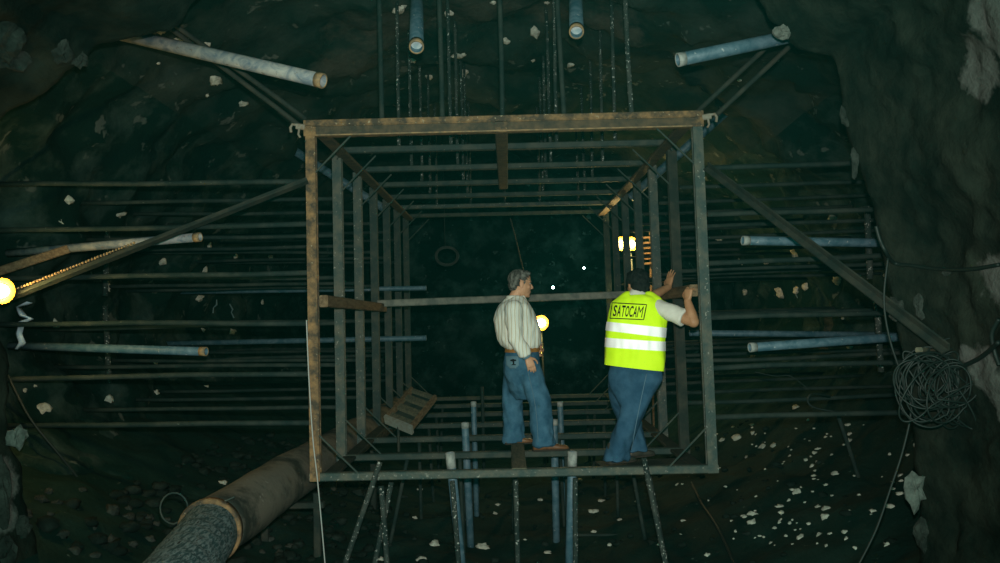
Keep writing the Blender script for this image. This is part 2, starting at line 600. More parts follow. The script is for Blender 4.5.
# embedded pale stones on the near rock
for i, (px, py, sx, sy, lab) in enumerate([
        (784, 31, 10, 7, 'pale boulder wedged in the rock lip above the upper right pipe'),
        (845, 118, 4, 9, 'small pale stone in the right rock lip beside the dark chamber'),
        (855, 162, 3.5, 13, 'long pale sliver of stone on the right rock lip above the black cable'),
        (915, 488, 8, 18, 'pale upright slab of stone low on the right rock lip'),
        (923, 535, 7, 12, 'dull stone below the pale slab on the right rock lip'),
        (898, 310, 8, 12, 'grey stone bulging from the right rock lip below the cable'),
        (920, 304, 5, 11, 'thin pale stone scar on the right rock wall by the strut'),
        (948, 273, 6, 3, 'small flat pale stone under the cable on the right rock wall'),
        (8, 36, 14, 24, 'large grey block of stone in the upper left rock corner'),
        (12, 58, 14, 12, 'broad grey stone below the large block in the upper left corner'),
        (62, 52, 8, 12, 'grey stone jutting from the upper left rock roof'),
        (80, 60, 6, 9, 'narrow grey stone hanging at the broken edge of the upper left roof'),
        (18, 437, 8, 12, 'pale stone in the lower left rock edge below the rods'),
        (2, 490, 6, 26, 'tall pale stone at the lower left picture corner rock'),
        (22, 528, 8, 10, 'grey cracked stone low in the left rock edge'),
        (4, 550, 9, 14, 'rounded grey stone at the foot of the left rock edge')]):
    p, n = hit(px, py, BN)
    if (p - EYE).length > 6.5: p, n = at(px, py, YE - .1), V((0, -1, 0))
    d = (p - EYE).length
    n2 = (n * .5 - ray(px, py) * .5).normalized()
    rx, ry = sx / F_PX * d, sy / F_PX * d
    ob = rockmesh(p, n2, rx, ry, min(rx, ry) * .5, i + 1, 14, 9, .42).build('rock', M['chip' if lab.startswith('pale') else 'stone'], None, False)
    tag(ob, lab, 'rock', 'stones set in the near rock')

# ------------------------------------------------------------------ the steel frame
Y0, STEP, NK = 6.75, 1.05, 7
XL, XR = -1.545, 1.575
ZB, ZT = .925, 3.715
YK = [Y0 + STEP * k for k in range(NK)]
XRT = XR - .037     # the right side leans in a little at the top
fr = thing('steel_scaffold', 'large rusty welded steel box frame of square hoops in the middle of the tunnel', 'scaffold', (0, Y0, ZB))
T = .062
for k, y in enumerate(YK):
    front = k == 0
    hb = MB()
    if front:
        a = .045
        hb.prof((XL - .05, y, ZT), (XRT + .05, y, ZT), [(-a, -.062), (a, -.062), (a, .064), (-a, .064)])
        hb.build('header_beam', M['rust'], fr)
        # flange and face plate towards the camera
        MB().bar((XL + .05, y - .055, ZT - .064), (XRT - .05, y - .055, ZT - .064), .05, .011).build('header_flange', M['collar'], fr)
        MB().bar((XL - .03, y - .052, ZT + .040), (XRT + .03, y - .052, ZT + .040), .016, .046).build('header_plate', M['rust'], fr)
        MB().bar((XL + .05, y - .050, ZT - .022), (XRT - .05, y - .050, ZT - .022), .012, .075).build('header_plate', M['darkrust'], fr)
        MB().bar((XL + .02, y - .058, ZT + .012), (XRT - .02, y - .058, ZT + .012), .02, .008).build('header_flange', M['rust'], fr)
    else:
        MB().bar((XL, y, ZT + .03), (XRT, y, ZT + .03), .07, .058).build('header_beam', M[['rust', 'steel', 'steel', 'steel', 'steel', 'greysteel', 'steel'][k]], fr)  # sixth header takes paler steel: the light on it is put into the colour
    MB().bar((XL - .045, y, ZB + (.025 if front else 0)), (XR + .045, y, ZB + (.025 if front else 0)), .075, .064 if front else .058).build('sill_beam', M['greysteel' if front else 'steel'], fr)
    for s, x, xt in ((-1, XL, XL), (1, XR, XRT)):
        pm = 'steel'
        if front: pm = 'rust' if s < 0 else 'greysteel'
        elif k == 1: pm = 'strut' if s > 0 else 'greysteel'
        elif k == 2: pm = 'greysteel'
        wd = .078 if front else .084
        zb = ZB + (.025 if front else 0)
        # two channels back to back, seen as a post with a seam
        pb = MB()
        h = wd / 2
        pb.prof((x, y, zb - .03), (xt, y, ZT - (.0 if not front else -.05)), [(-h, -h), (h, -h), (h, -.012), (h - .012, -.008), (h - .012, .008), (h, .012), (h, h), (-h, h), (-h, .012), (-h + .012, .008), (-h + .012, -.008), (-h, -.012)], V((0, 1, 0)))
        pb.build('post', M[pm], fr)
        # knee braces
        q = .36
        MB().bar((xt - s * .03, y - .03, ZT - q), (xt - s * q, y - .03, ZT - .03), .014, .014).build('knee_brace', M['steel'], fr)
        MB().bar((x - s * .03, y - .03, ZB + q), (x - s * q, y - .03, ZB + .03), .014, .014).build('knee_brace', M['steel'], fr)
        if not front:
            MB().bar((xt - s * .005, y - .05, ZT - .06), (xt - s * .06, y - .05, ZT + .05), .07, .012).build('gusset_plate', M['greysteel'], fr)
for s, x, xt in ((-1, XL, XL), (1, XR, XRT)):
    MB().bar((xt - s * .075, Y0, ZT - .03), (xt - s * .075, YK[-1], ZT - .03), .11, .03).build('corner_beam', M['darkrust'], fr)
    MB().bar((x - s * .075, Y0, ZB + .005), (x - s * .075, YK[-1], ZB + .005), .12, .03).build('corner_beam', M['strut'], fr)
MB().bar((-.02, Y0 - .052, ZT - .03), (-.02, YK[3], ZT - .03), .105, .05).build('spine_plate', M['darkrust'], fr)
MB().bar((-.02, Y0 - .063, ZT - .075), (-.02, Y0 - .063, ZT + .03), .1, .01, V((0, 1, 0))).build('splice_plate', M['rust'], fr)
MB().bar((.06, Y0 - .02, ZB + .05), (.06, YK[2], ZB + .05), .12, .028).build('spine_plate', M['greywood'], fr)
for s, x in ((-1, XL), (1, XRT)):
    c = V((x + s * .04, Y0 - .03, ZT + .01))
    hk = MB()
    hk.bar(c, c + V((s * .07, 0, .01)), .04, .045)
    hk.tube([c + V((s * .06, 0, .02)), c + V((s * .10, -.01, .025)), c + V((s * .115, -.01, 0)), c + V((s * .11, -.01, -.04))], .011, 8)
    hk.tube([c + V((s * .045, -.01, -.01)), c + V((s * .05, -.02, -.06)), c + V((s * .035, -.02, -.085))], .009, 8)
    hk.build('hook_bracket', M['hook'], fr)

# ------------------------------------------------------------------ rails
def single(name, mb, m, label, cat, group=None, smooth=False):
    return tag(mb.build(name, m, None, smooth), label, cat, group)


ZR = 2.2 + .135
single('timber_rail', MB().bar((XL + .085, YK[0] - .02, ZR), (XL + .085, YK[3] + .1, ZR - .03), .07, .095), M['wood'],
       'brown timber rail along the left posts of the frame at chest height', 'rail')
single('timber_rail', MB().bar((XR - .085, YK[0] + .06, ZR + .02), (XR - .085, YK[3] + .1, ZR + .0), .07, .095), M['wood'],
       'brown timber rail along the right posts held by the man in the vest', 'rail')
xa, xb = XL + .04, XR - .04
single('cross_rail', MB().bar((xa, YK[3] - .07, ZR + .02), (xb, YK[3] - .07, ZR + .06), .07, .082), M['railsteel'],
       'long grey rail crossing the inside of the frame behind both men', 'rail')

# ------------------------------------------------------------------ rods to the rock
LV = [1.095, .755, .365, -.04, -.44, -.825]
ORD = ['first', 'second', 'third', 'fourth', 'fifth', 'sixth', 'seventh']
LEV = ['topmost of six', 'second from the top', 'third from the top', 'third from the bottom', 'second from the bottom', 'lowest of six']


def to_rock(p, d, tree=BCH, far=8):
    h = tree.ray_cast(p, d.normalized(), far)
    return h[0] if h[0] is not None else p + d.normalized() * 2.5


def rod(p0, p1, r_, m, label, group, name='steel_rod', cat='rod'):
    n = 6
    pts = [p0.lerp(p1, i / n) for i in range(n + 1)]
    L_ = (p1 - p0).length
    for q in pts[1:-1]:
        q += V((noise.noise(q * .9), noise.noise(q * .9 + V((5, 0, 0))), noise.noise(q * .9 + V((0, 7, 0))))) * .006 * L_
    return single(name, MB().tube(pts, r_, 10), m, label, cat, group, True)


for k in range(6):
    for li, dz in enumerate(LV):
        for s, x, side in ((-1, XL, 'left'), (1, XR, 'right')):
            z = 2.2 + dz + (.03 if (s > 0 and li == 0) else 0) - (.025 if s > 0 and li > 2 else 0) + random.uniform(-.012, .012) * (k > 0)
            p0 = V((x + s * .03, YK[k] + (.0), z))
            d = V((s, random.uniform(-.01, .01), .012 + random.uniform(-.012, .012)))
            p1 = to_rock(p0 + V((s * .3, 0, 0)), d)
            p1 = p1 + d.normalized() * .04
            rod(p0, p1, .021 if k == 0 else .019, M['rod'],
                'steel rod from the %s %s post to %s wall, %s' % (ORD[k], side, side, LEV[li]), 'steel rods tying the frame to the %s wall' % side)
TX = [-.975, -.49, -.01, .485, 1.025]
TN = ['leftmost of five', 'second from the left', 'middle one of five', 'second from the right', 'rightmost of five']
for k in range(6):
    for i, x in enumerate(TX):
        p0 = V((x, YK[k] + .0, ZT + (.05 if k == 0 else .02)))
        d = V((-.035 if i >= 3 and k == 0 else .0 + random.uniform(-.01, .01), 0, 1))
        p1 = to_rock(p0 + V((0, 0, .3)), d) + d.normalized() * .05
        rod(p0, p1, .020 if k == 0 else .017, M['splashrod' if k > 0 or i == 4 else 'rod'],
            'splashed rod from %s top beam up to rock roof, %s' % (ORD[k], TN[i]), 'steel rods hanging the frame from the roof')
for k in range(6):
    for i, x in enumerate([-.95, -.47, .03, .5, 1.08]):
        p0 = V((x, YK[k] + .0, ZB - .03))
        d = V(((-.22, 0.05, 0.01, -.02, .16)[i] + random.uniform(-.03, .03) if k < 2 else random.uniform(-.06, .06), random.uniform(-.03, .03), -1))
        p1 = to_rock(p0, d, BF) + d.normalized() * .04
        rod(p0, p1, .021 if k == 0 else .018, M['rod'] if k else M['splashrod'],
            'prop rod from %s bottom beam down to the floor, %s' % (ORD[k], TN[i]), 'steel prop rods under the frame')
# extra slanting props at the front corners
for (a, c, lab) in [((380, 462), (344, 566), 'slanting steel prop crossing the front bottom beam at its left end'),
                    ((381, 486), (387, 566), 'steel prop standing straight just right of the slanting left prop'),
                    ((644, 458), (666, 566), 'slanting steel prop crossing the front bottom beam at its right end')]:
    p0 = at(*a, Y0 - .075); p1 = at(*c, Y0 - .12)
    p1 = to_rock(p0, p1 - p0, BF) + (p1 - p0).normalized() * .04
    rod(p0, p1, .022, M['splashrod'], lab, 'slanting props')
p0 = at(575, 535, 8.2); p1 = at(635, 535, 8.2)
rod(p0, p1, .014, M['rod'], 'short thin rod lying level between the prop rods under the frame', 'loose rods')

# upright tie bars near the walls
for a, c, Y, lab, g in [((108, 216), (105, 296), 8.45, 'upper upright tie bar across the left rods', 0), ((105, 306), (109, 383), 8.45, 'lower upright tie bar across the left rods', 0),
                        ((867, 206), (870, 279), 7.35, 'upper upright tie bar across the right rods by the rock lip', 0), ((877, 302), (881, 372), 7.35, 'lower upright tie bar across the right rods by the rock lip', 0)]:
    rod(at(*a, Y), at(*c, Y), .027, M['splashrod'], lab, 'upright tie bars', 'tie_bar', 'bar')

# diagonal struts from the frame corners to the rock
def strut(p0, p1, wd, m, label):
    a, u = frame_of(p1 - p0)
    mb = MB()
    t = .012
    mb.prof(p0, p1, [(-wd / 2, -wd / 2), (wd / 2, -wd / 2), (wd / 2, -wd / 2 + t), (-wd / 2 + t, -wd / 2 + t), (-wd / 2 + t, wd / 2), (-wd / 2, wd / 2)], V((0, -1, .3)))
    return single('angle_strut', mb, m, label, 'strut', 'diagonal struts')


p0 = at(307, 179, Y0 - .06); p1 = at(-8, 303, 6.25)
strut(p0, p1, .058, M['strut'], 'dark perforated angle strut sloping from the left front post down past the lit lamp')
nrv = []
dd = (p1 - p0)
bm_ = MB()
for i in range(44):
    q = p0.lerp(p1, .56 + .40 * i / 43) + V((0, -.035, .024))
    bm_.ell(q, (V((.011, 0, 0)), V((0, .011, 0)), V((0, 0, .011))), 6, 4)
o_ = [o for o in C.objects if o.name.startswith('angle_strut')][-1]
st = bm_.build('stud_row', M['collar'], None, True); st.parent = o_
st['label'] = 'row of small brass-coloured studs'
p0 = at(706, 166, Y0 - .06); p1 = hp(942, 346) - ray(942, 346) * .22
strut(p0, p1 + (p1 - p0).normalized() * .03, .052, M['strut'], 'dark angle strut sloping from the right front post down to the cable coil')
for a, c, lab in [((306, 119), (200, 43), 'slender rod from the upper left frame corner up to the roof under the pale pipe'),
                  ((300, 126), (165, 24), 'second slender rod beside it from the left hook bracket to the roof'),
                  ((697, 112), (772, 42), 'slender rod from the upper right frame corner up to the roof'),
                  ((714, 117), (790, 46), 'second slender rod from the right hook bracket to the roof lip')]:
    p0 = at(*a, Y0 + .02)
    p1 = at(*c, 6.5)
    p1 = to_rock(p0.lerp(p1, .5), p1 - p0, BA) + (p1 - p0).normalized() * .02
    rod(p0, p1, .02, M['strut'], lab, 'corner stay rods', 'stay_rod')

# ------------------------------------------------------------------ grout pipes
def pipe(a, c, Ya, Yc, r_, m, label, collar=.05, group='pipes sticking out of the rock', into=True, parts=True, end='collar'):
    """a = rock end pixel, c = open end pixel"""
    p0, p1 = at(*a, Ya), at(*c, Yc)
    d = (p1 - p0).normalized()
    if into:
        h = BA.ray_cast(p1, -d, 12)
        if h[0] is not None and (h[0] - p1).length < 5.0: p0 = h[0] - d * .05
    t = thing('grout_pipe', label, 'pipe', p1, group)
    MB().hollow(p0, p1, r_, r_ * .8, 22).build('tube', M[m], t, True)
    if parts:
        a_, u_ = frame_of(d)
        cr_ = lambda q, r: [p1 + d * q + (a_ * math.cos(x) + u_ * math.sin(x)) * r for x in [2 * math.pi * i / 22 for i in range(22)]]
        cb = MB().rings([cr_(-collar, r_ * .99), cr_(-collar, r_ * 1.05), cr_(.004, r_ * 1.04), cr_(.004, r_ * .84), cr_(-collar, r_ * .8), cr_(-collar, r_ * .99)], False).build('collar', M[end], t, True)
        cb['label'] = {'collar': 'rusty open collar', 'paleend': 'pale open mouth'}.get(end, 'open mouth')
        e = p1 - d * .06
        MB().rings([[e + d * q + (a_ * math.cos(x) + u_ * math.sin(x)) * r_ * .8 for x in [2 * math.pi * i / 22 for i in range(22)]] for q in (0, .01)]).build('bore_plug', M['pipehole'], t)
    return t


pipe((130, 36), (323, 81), 6.2, 5.75, .05, 'palepipe', 'long pale pipe sloping across the upper left, its rusty mouth above the frame corner')
pipe((417, -20), (416.5, 47), 6.9, 6.05, .052, 'blue', 'blue pipe hanging from the roof left of centre above the frame')
pipe((575, -30), (576.5, 32), 6.9, 6.05, .052, 'blue', 'blue pipe hanging from the roof right of centre above the frame')
pipe((783, 38), (678, 60), 6.0, 5.9, .047, 'blue', 'blue pipe jutting from the upper right rock lip', end='paleend')
pipe((25, 252), (200, 237), 7.1, 6.8, .036, 'palepipe', 'pale pipe above the lamp on the left, crossing behind the strut')
pipe((20, 346), (206, 351.5), 7.1, 6.8, .035, 'blue', 'pale blue pipe low on the left below the strut, rusty mouth')
pipe((884, 243), (743, 240.5), 6.9, 6.7, .036, 'blue', 'blue pipe on the right above the strut, mouth towards the frame', end='paleend')
pipe((884, 338), (750, 347.5), 6.9, 6.7, .036, 'blue', 'blue pipe on the right below the strut, mouth towards the frame', end='paleend')
pipe((240, 342), (426, 338), 10.9, 10.9, .034, 'blue', 'thin blue pipe far back behind the left posts, lower of two', 0.03, end='blue')
pipe((250, 291), (426, 288), 10.9, 10.9, .03, 'blue', 'thin blue pipe far back behind the left posts, upper of two', 0.03, end='blue')
pipe((803, 334), (690, 333), 9.3, 9.3, .034, 'blue', 'thin blue pipe behind the right front post, short of the strut', 0.03, end='blue')
pipe((284, 144), (388, 211), 11.0, 11.6, .055, 'blue', 'blue pipe slanting behind the upper left corner beams', 0.03, end='blue')
pipe((697, 138), (631, 197), 10.7, 11.4, .055, 'blue', 'blue pipe slanting behind the upper right corner beams', 0.03, end='blue')
for a, c, Ya, Yc, r_, m, lab in [
        ((464, 590), (450, 453), 6.85, 6.85, .037, 'blue', 'upright pipe with a chipped pale mouth at the left of the front bottom beam'),
        ((569, 590), (572.5, 452), 6.85, 6.85, .037, 'blue', 'upright blue pipe with a pale rusty mouth at the right of the front bottom beam'),
        ((470, 530), (465, 423), 8.25, 8.25, .036, 'blue', 'upright pipe behind the front pipe on the left, second row back'),
        ((476, 490), (473.5, 402), 9.3, 9.3, .030, 'blue', 'tall thin upright pipe on the left, third row back'),
        ((556, 520), (554, 420), 8.25, 8.25, .036, 'blue', 'upright pipe by the shoe of the man in the checked shirt'),
        ((564, 500), (560, 402), 9.3, 9.3, .032, 'blue', 'upright pipe behind the shoe, third row back')]:
    pipe(a, c, Ya, Yc, r_, m, lab, .12 if Ya < 7 else .05, 'upright pipes through the frame bottom', end='paleend')
rod(at(482, 387, 9.9), at(484, 470, 9.9), .02, M['rod'], 'bare upright rod standing behind the left upright pipes', 'loose rods')

# ------------------------------------------------------------------ timber and debris
p0, p1 = at(-6, 273, 6.7), at(68, 249, 7.0)
single('timber_prop', MB().bar(p0, p1, .06, .07), M['wood'], 'orange lit timber prop behind the pale pipe by the left lamp', 'timber')
# slatted board lying inside the frame
q0, q1, q2, q3 = at(385, 419, 8.6), at(411.5, 430, 8.25), at(437, 398, 8.95), at(411, 389, 9.3)
bt = thing('wooden_hatch', 'tilted wooden hatch with dark slats and a pale edge, inside the frame', 'board', q0)
nrm = (q1 - q0).cross(q3 - q0).normalized()
if nrm.z < 0: nrm = -nrm
def bl(u, v, h=0): return q0.lerp(q1, u).lerp(q3.lerp(q2, u), v) + nrm * h
def slab(u0, u1, v0, v1, h0, h1):
    lo_ = [bl(u0, v0, h0), bl(u1, v0, h0), bl(u1, v1, h0), bl(u0, v1, h0)]
    hi_ = [bl(u0, v0, h1), bl(u1, v0, h1), bl(u1, v1, h1), bl(u0, v1, h1)]
    return MB().rings([lo_, hi_])
for u in (0, .90): slab(u, u + .10, .03, 1, -.02, .03).build('side_rail', M['wood'], bt)
for v in (.06, .36, .66, .93): slab(.10, .90, v, min(v + .13, 1), -.015, .02).build('slat', M['greywood'], bt)
slab(.03, .97, .03, .98, -.035, -.02).build('backing_board', M['steel'], bt)
e = slab(-.01, 1.01, -.02, .05, -.045, .035).build('end_rail', M['palewood'], bt); e['label'] = 'pale chipped end rail'
MB().tube([bl(.5, 0, -.02), bl(.5, 0, -.02) + V((0, 0, -.25))], .014, 6).build('strap', M['strut'], bt)

# ------------------------------------------------------------------ duct, lower left
dt = thing('air_duct', 'thick woven air duct in a dusty sleeve running along the lower left beside the frame', 'duct', (-1.88, 5.5, .9))
DX, DZ = -1.955, .865
def dxy(y): return DX + (.055 * (y - 5.5) if y > 5.5 else .20 * (5.5 - y))
def ring_at(y, r_, seg=36, wob=.0):
    out = []
    for i in range(seg):
        t = 2 * math.pi * i / seg
        k = r_ * (1 + wob * noise.noise(V((math.cos(t) * 1.3, math.sin(t) * 1.3, y * 3))))
        out.append(V((dxy(y) + .012 * math.sin(y * 1.3), y, DZ + .010 * math.sin(y * 2))) + V((math.cos(t), 0, math.sin(t))) * k)
    return out
MB().rings([ring_at(5.48 + i * .13, .200, 36, .06) for i in range(60)]).build('sleeve', M['duct'], dt, True)
MB().rings([ring_at(3.6 + i * .05, .183 + .004 * math.sin(i * 1.9), 36, .05) for i in range(42)]).build('hose', M['weave'], dt, True)
cr = MB().rings([ring_at(5.44, .186), ring_at(5.43, .205), ring_at(5.47, .211), ring_at(5.52, .207), ring_at(5.52, .186)]).build('clamp_ring', M['rust'], dt, True)
cr['label'] = 'rusty clamp ring'
wp = V((DX - .18, 5.5, DZ + .10))
MB().tube([wp + V((math.cos(t) * .09 - .05, .02, math.sin(t) * .10 + .03)) for t in [i * math.pi * 1.5 / 14 for i in range(15)]] + [wp + V((.35, .0, .10))], .006, 6).build('wire_loop', M['steel'], dt, True)
# saddles that carry it
for y in (5.0, 7.2, 9.4):
    s_ = thing('duct_trestle', 'low timber trestle under the air duct, %s' % {5.0: 'nearest the picture edge', 7.2: 'beside the front post', 9.4: 'farthest back'}[y], 'trestle', (dxy(y), y, zfloor(dxy(y), y)), 'trestles under the duct')
    xd = dxy(y); zb = min(zfloor(xd - .22, y), zfloor(xd + .22, y)) - .03
    for sx in (-.22, .22): MB().bar((xd + sx, y, zb), (xd + sx, y, DZ - .13), .06, .06, V((0, 1, 0))).build('leg', M['strut'], s_)
    MB().bar((xd - .28, y, DZ - .232), (xd + .28, y, DZ - .232), .07, .05).build('crossbar', M['strut'], s_)

# ------------------------------------------------------------------ grout lumps on the rock
def lumps(pts, label, cat, group, name, m, tree):
    for i, (px, py, r_) in enumerate(pts):
        p, n = hit(px, py, tree)
        d = (p - EYE).length
        s_ = r_ / F_PX * d
        n2 = (n - ray(px, py) * .6).normalized()
        ob = rockmesh(p + n2 * s_ * .1, n2, s_ * random.uniform(.8, 1.5), s_ * random.uniform(.7, 1.2), s_ * .5, random.random() * 50, 10, 7, .5).build(name, m, None, True)
        tag(ob, label, cat, group)


lumps([(67, 199, 4), (119, 214, 4), (60, 222, 2), (162, 261, 4), (204, 270, 4), (209, 246, 3.4), (235, 256, 2.6), (270, 257, 2.6), (107, 287, 3), (199, 298, 4.2), (217, 291, 2.6),
       (231, 300, 1.8), (55, 324, 4), (232, 332, 3.6), (202, 330, 2.2), (155, 362, 2.8), (262, 302, 2.2), (162, 238, 2.2)],
      'pale grout lump stuck on the dark left rock wall between the rods', 'grout lump', 'grout lumps on the left wall', 'grout_lump', M['grout'], BCH)
lumps([(43, 409, 5), (109, 400, 5), (156, 393, 3.6), (206, 386, 3), (222, 483, 3.6), (25, 390, 2), (35, 386, 1.6)],
      'pale grout lump low on the left rock wall below the pale blue pipe', 'grout lump', 'grout lumps low on the left wall', 'grout_lump', M['grout'], BCH)
lumps([(160, 31, 4), (184, 39, 5), (214, 80, 6), (207, 95, 2), (242, 103, 3.6), (206, 44, 3), (158, 63, 2)],
      'pale grout lump on the rock below the long pale pipe at upper left', 'grout lump', 'grout lumps at the upper left', 'grout_lump', M['grout'], BCH)
lumps([(400, 8, 6), (449, 12, 6), (460, 54, 5), (429, 76, 4), (413, 60, 3.4), (464, 73, 3), (535, 31, 5), (571, 64, 4), (505, 40, 4), (493, 2, 3), (533, 60, 2.5), (547, 2, 3)],
      'pale grout lump on the rock roof among the hanging rods', 'grout lump', 'grout lumps on the roof', 'grout_lump', M['grout'], BCH)
lumps([(832, 219, 3.4), (796, 253, 4.6), (766, 261, 3.8), (741, 262, 2.8), (745, 292, 3), (781, 292, 4.8), (797, 290, 4), (806, 287, 3.4), (837, 280, 3.6), (887, 275, 2.5), (843, 318, 2), (720, 240, 3), (850, 347, 2.4), (778, 58, 3), (740, 80, 2)],
      'pale grout lump stuck on the dark right rock wall between the rods', 'grout lump', 'grout lumps on the right wall', 'grout_lump', M['grout'], BCH)
chips = [(738, 438, 4.6), (752, 425, 2.6), (753, 433, 2.8), (763, 447, 3.6), (774, 446, 3.8), (747, 458, 2.8), (722, 440, 2.5), (790, 456, 2), (806, 460, 2.4), (814, 453, 2.6), (818, 449, 2.4),
         (812, 466, 2.8), (814, 476, 2.4), (836, 474, 4.2), (792, 490, 2.6), (797, 492, 4.2), (813, 492, 2), (826, 485, 2), (779, 507, 3.6), (781, 513, 3.8), (752, 514, 4.4), (752, 523, 4.2), (745, 517, 2.4),
         (818, 507, 2.8), (827, 509, 3.8), (825, 517, 3.8), (801, 538, 4.4), (819, 536, 3.2), (830, 534, 2.4), (845, 532, 2.6), (846, 539, 2.4), (775, 528, 2), (790, 523, 2), (809, 524, 2.4), (855, 548, 2), (887, 545, 3.6),
         (890, 506, 3.6), (901, 494, 3.4), (893, 489, 2), (900, 476, 3), (902, 481, 2.5), (893, 483, 2.4), (873, 511, 2.6), (859, 495, 1.8), (848, 425, 2.2), (849, 442, 3), (844, 445, 2.2), (850, 434, 2.5), (908, 455, 2), (916, 445, 2.5),
         (683, 521, 3), (680, 535, 2.4), (707, 555, 3), (678, 486, 3), (732, 521, 1.8), (771, 543, 1.8), (760, 536, 1.6), (796, 408, 4), (808, 420, 1.6), (786, 536, 2)]
random.seed(11)
chips = [(x, y, r_ * .82) for x, y, r_ in chips] + [(random.gauss(785, 42), random.uniform(425, 548), random.uniform(.7, 1.5)) for _ in range(70)]
lumps(chips, 'small pale stone chip scattered on the dark floor right of the frame', 'stone', 'pale stone chips on the right floor', 'stone_chip', M['grout'], BCH)
lumps([(48, 492, 4), (40, 500, 5), (58, 503, 4), (82, 490, 2.5), (128, 509, 4), (112, 512, 6), (128, 517, 5), (148, 518, 4), (157, 524, 3), (111, 541, 5), (132, 545, 5), (150, 540, 4), (62, 535, 5),
       (50, 515, 3), (26, 515, 5), (168, 520, 2.6), (92, 527, 4), (75, 552, 5), (96, 556, 4), (270, 540, 5), (255, 535, 4), (290, 547, 4), (280, 553, 3.5), (262, 552, 3), (310, 505, 1.5)],
      'dull grey stone lying in the rubble at the lower left', 'stone', 'grey stones in the left rubble', 'stone', M['stone'], BCH)
lumps([(415, 518, 2.4), (434, 545, 5), (484, 547, 5), (421, 560, 5), (466, 520, 3), (420, 490, 2), (593, 512, 4), (602, 501, 2.5), (556, 510, 2), (638, 502, 2), (610, 545, 2.4), (525, 540, 2), (497, 505, 2), (495, 514, 2.5),
       (381, 560, 4), (455, 505, 2), (660, 545, 2.5), (540, 500, 2), (580, 480, 2), (620, 520, 2), (548, 553, 2.4), (594, 532, 2)],
      'pale stone chip on the dark floor beneath the steel frame', 'stone', 'pale stone chips beneath the frame', 'stone_chip', M['grout'], BF)
# uncountable rubble
rb = MB()
random.seed(21)
for i in range(520):
    x = random.uniform(-3.2, -1.2) if i < 330 else random.uniform(-1.2, 3.0)
    y = random.uniform(5.6, 11)
    s_ = random.uniform(.02, .075) * (1 if x < -1.2 else .6)
    q = rockmesh(V((x, y, zfloor(x, y) + s_ * .2)), V((0, 0, 1)), s_, s_ * random.uniform(.7, 1.2), s_ * .6, i, 8, 5, .45)
    rb.add(q.v, q.f)
tag(rb.build('rubble', M['rubble'], None, True), 'dark loose rubble strewn over the tunnel floor', 'rubble', None, 'stuff')

# torn plastic at the left
pp = [(28, 303), (18, 308), (22, 316), (31, 319), (20, 323), (19, 334), (21, 343), (17, 350)]
pts = [at(x, y, 6.9 + .05 * math.sin(i * 2)) for i, (x, y) in enumerate(pp)]
mb = MB()
mb.rings([[p + V((-.022 - .012 * (i % 2), 0, .0)), p + V((0, -.02, .012)), p + V((.026 + .015 * ((i + 1) % 2), 0, 0)), p + V((0, .012, -.008))] for i, p in enumerate(pts)])
single('plastic_strip', mb, M['plastic'], 'torn bluish plastic strip hanging below the left lamp', 'plastic strip', None, True)
for (a, c, lab) in [((216, 299), (213, 313), 'short bluish plastic ribbon hanging right of the left tie bars'), ((229, 304), (234, 318), 'thin bluish plastic ribbon beside the shorter ribbon on the left wall'),
                    ((795, 287), (799, 300), 'short pale plastic ribbon hanging among the right rods')]:
    p = hit(*a, BCH); p = p[0] + p[1] * .015 ; q = at(*c, p.y)
    single('plastic_ribbon', MB().tube([p, p.lerp(q, .4) + V((.02, 0, 0)), p.lerp(q, .6) + V((-.015, 0, 0)), q], [.008, .013, .008, .011], 6), M['dimplastic'], lab, 'plastic ribbon', 'plastic ribbons')

# ------------------------------------------------------------------ cables
def smooth_path(pts, n=8):
    out = []
    P = [V(p) for p in pts]
    P = [P[0]] + P + [P[-1]]
    for i in range(1, len(P) - 2):
        for k in range(n):
            t = k / n
            a, b_, c, d = P[i - 1], P[i], P[i + 1], P[i + 2]
            out.append(.5 * ((2 * b_) + (c - a) * t + (2 * a - 5 * b_ + 4 * c - d) * t * t + (3 * b_ - a - 3 * c + d) * t ** 3))
    out.append(P[-2])
    return out


def on_rock(px, py, lift=.02):
    p, n = hit(px, py)
    return p + n * lift


def cable(pts, r_, label, m='cable', group='cables', name='cable'):
    return single(name, MB().tube(smooth_path(pts), r_, 7), M[m], label, 'cable', group, True)


YC = YE - .25
cable([at(876, 226, YC), at(880, 240, YC), at(886, 252, YC)] + [on_rock(*q) for q in [(897, 262), (915, 266), (940, 269), (970, 269), (1003, 265)]], .011, 'black cable sagging along the right rock lip and wall')
cable([at(888, 258, YC), at(884, 300, YC), at(890, 340, YC), at(905, 385, YC), at(911, 410, YC), at(903, 450, YC), at(890, 490, YC), at(876, 530, YC), at(858, 566, YC)], .007, 'thin dark cable hanging from the right cable to the floor')
cable([on_rock(*q) for q in [(1003, 318), (996, 335), (998, 352), (1003, 365)]], .012, 'short loop of thick cable at the right picture edge')
cable([on_rock(*q) for q in [(945, 372), (965, 366), (985, 356), (1003, 343)]], .012, 'thick dark cable from the coil across the pale rock at right')
cable([hp(*q, BCH) + V((0, 0, .02)) for q in [(685, 470), (700, 502), (718, 530), (735, 568)]], .013, 'dark hose on the floor right of the front post')
cable([at(8, 375, 6.6), at(30, 418, 6.6), at(62, 458, 6.7), at(98, 503, 6.9)], .010, 'thin dark cable slanting down the lower left to the rubble')
cable([at(510, 218, 11.5), at(516, 240, 11.6), at(522, 265, 11.8), at(530, 290, 12)], .009, 'thin cable hanging inside the dark frame above the man in the shirt')
pcoil = [at(447 + 11 * math.cos(t) * (1 + .1 * math.sin(t * .37)), 256 + 9 * math.sin(t) * (1 + .12 * math.cos(t * .29)) + 0, 13.5 + .03 * math.sin(t)) for t in [i * 2 * math.pi / 18 for i in range(18 * 6)]]
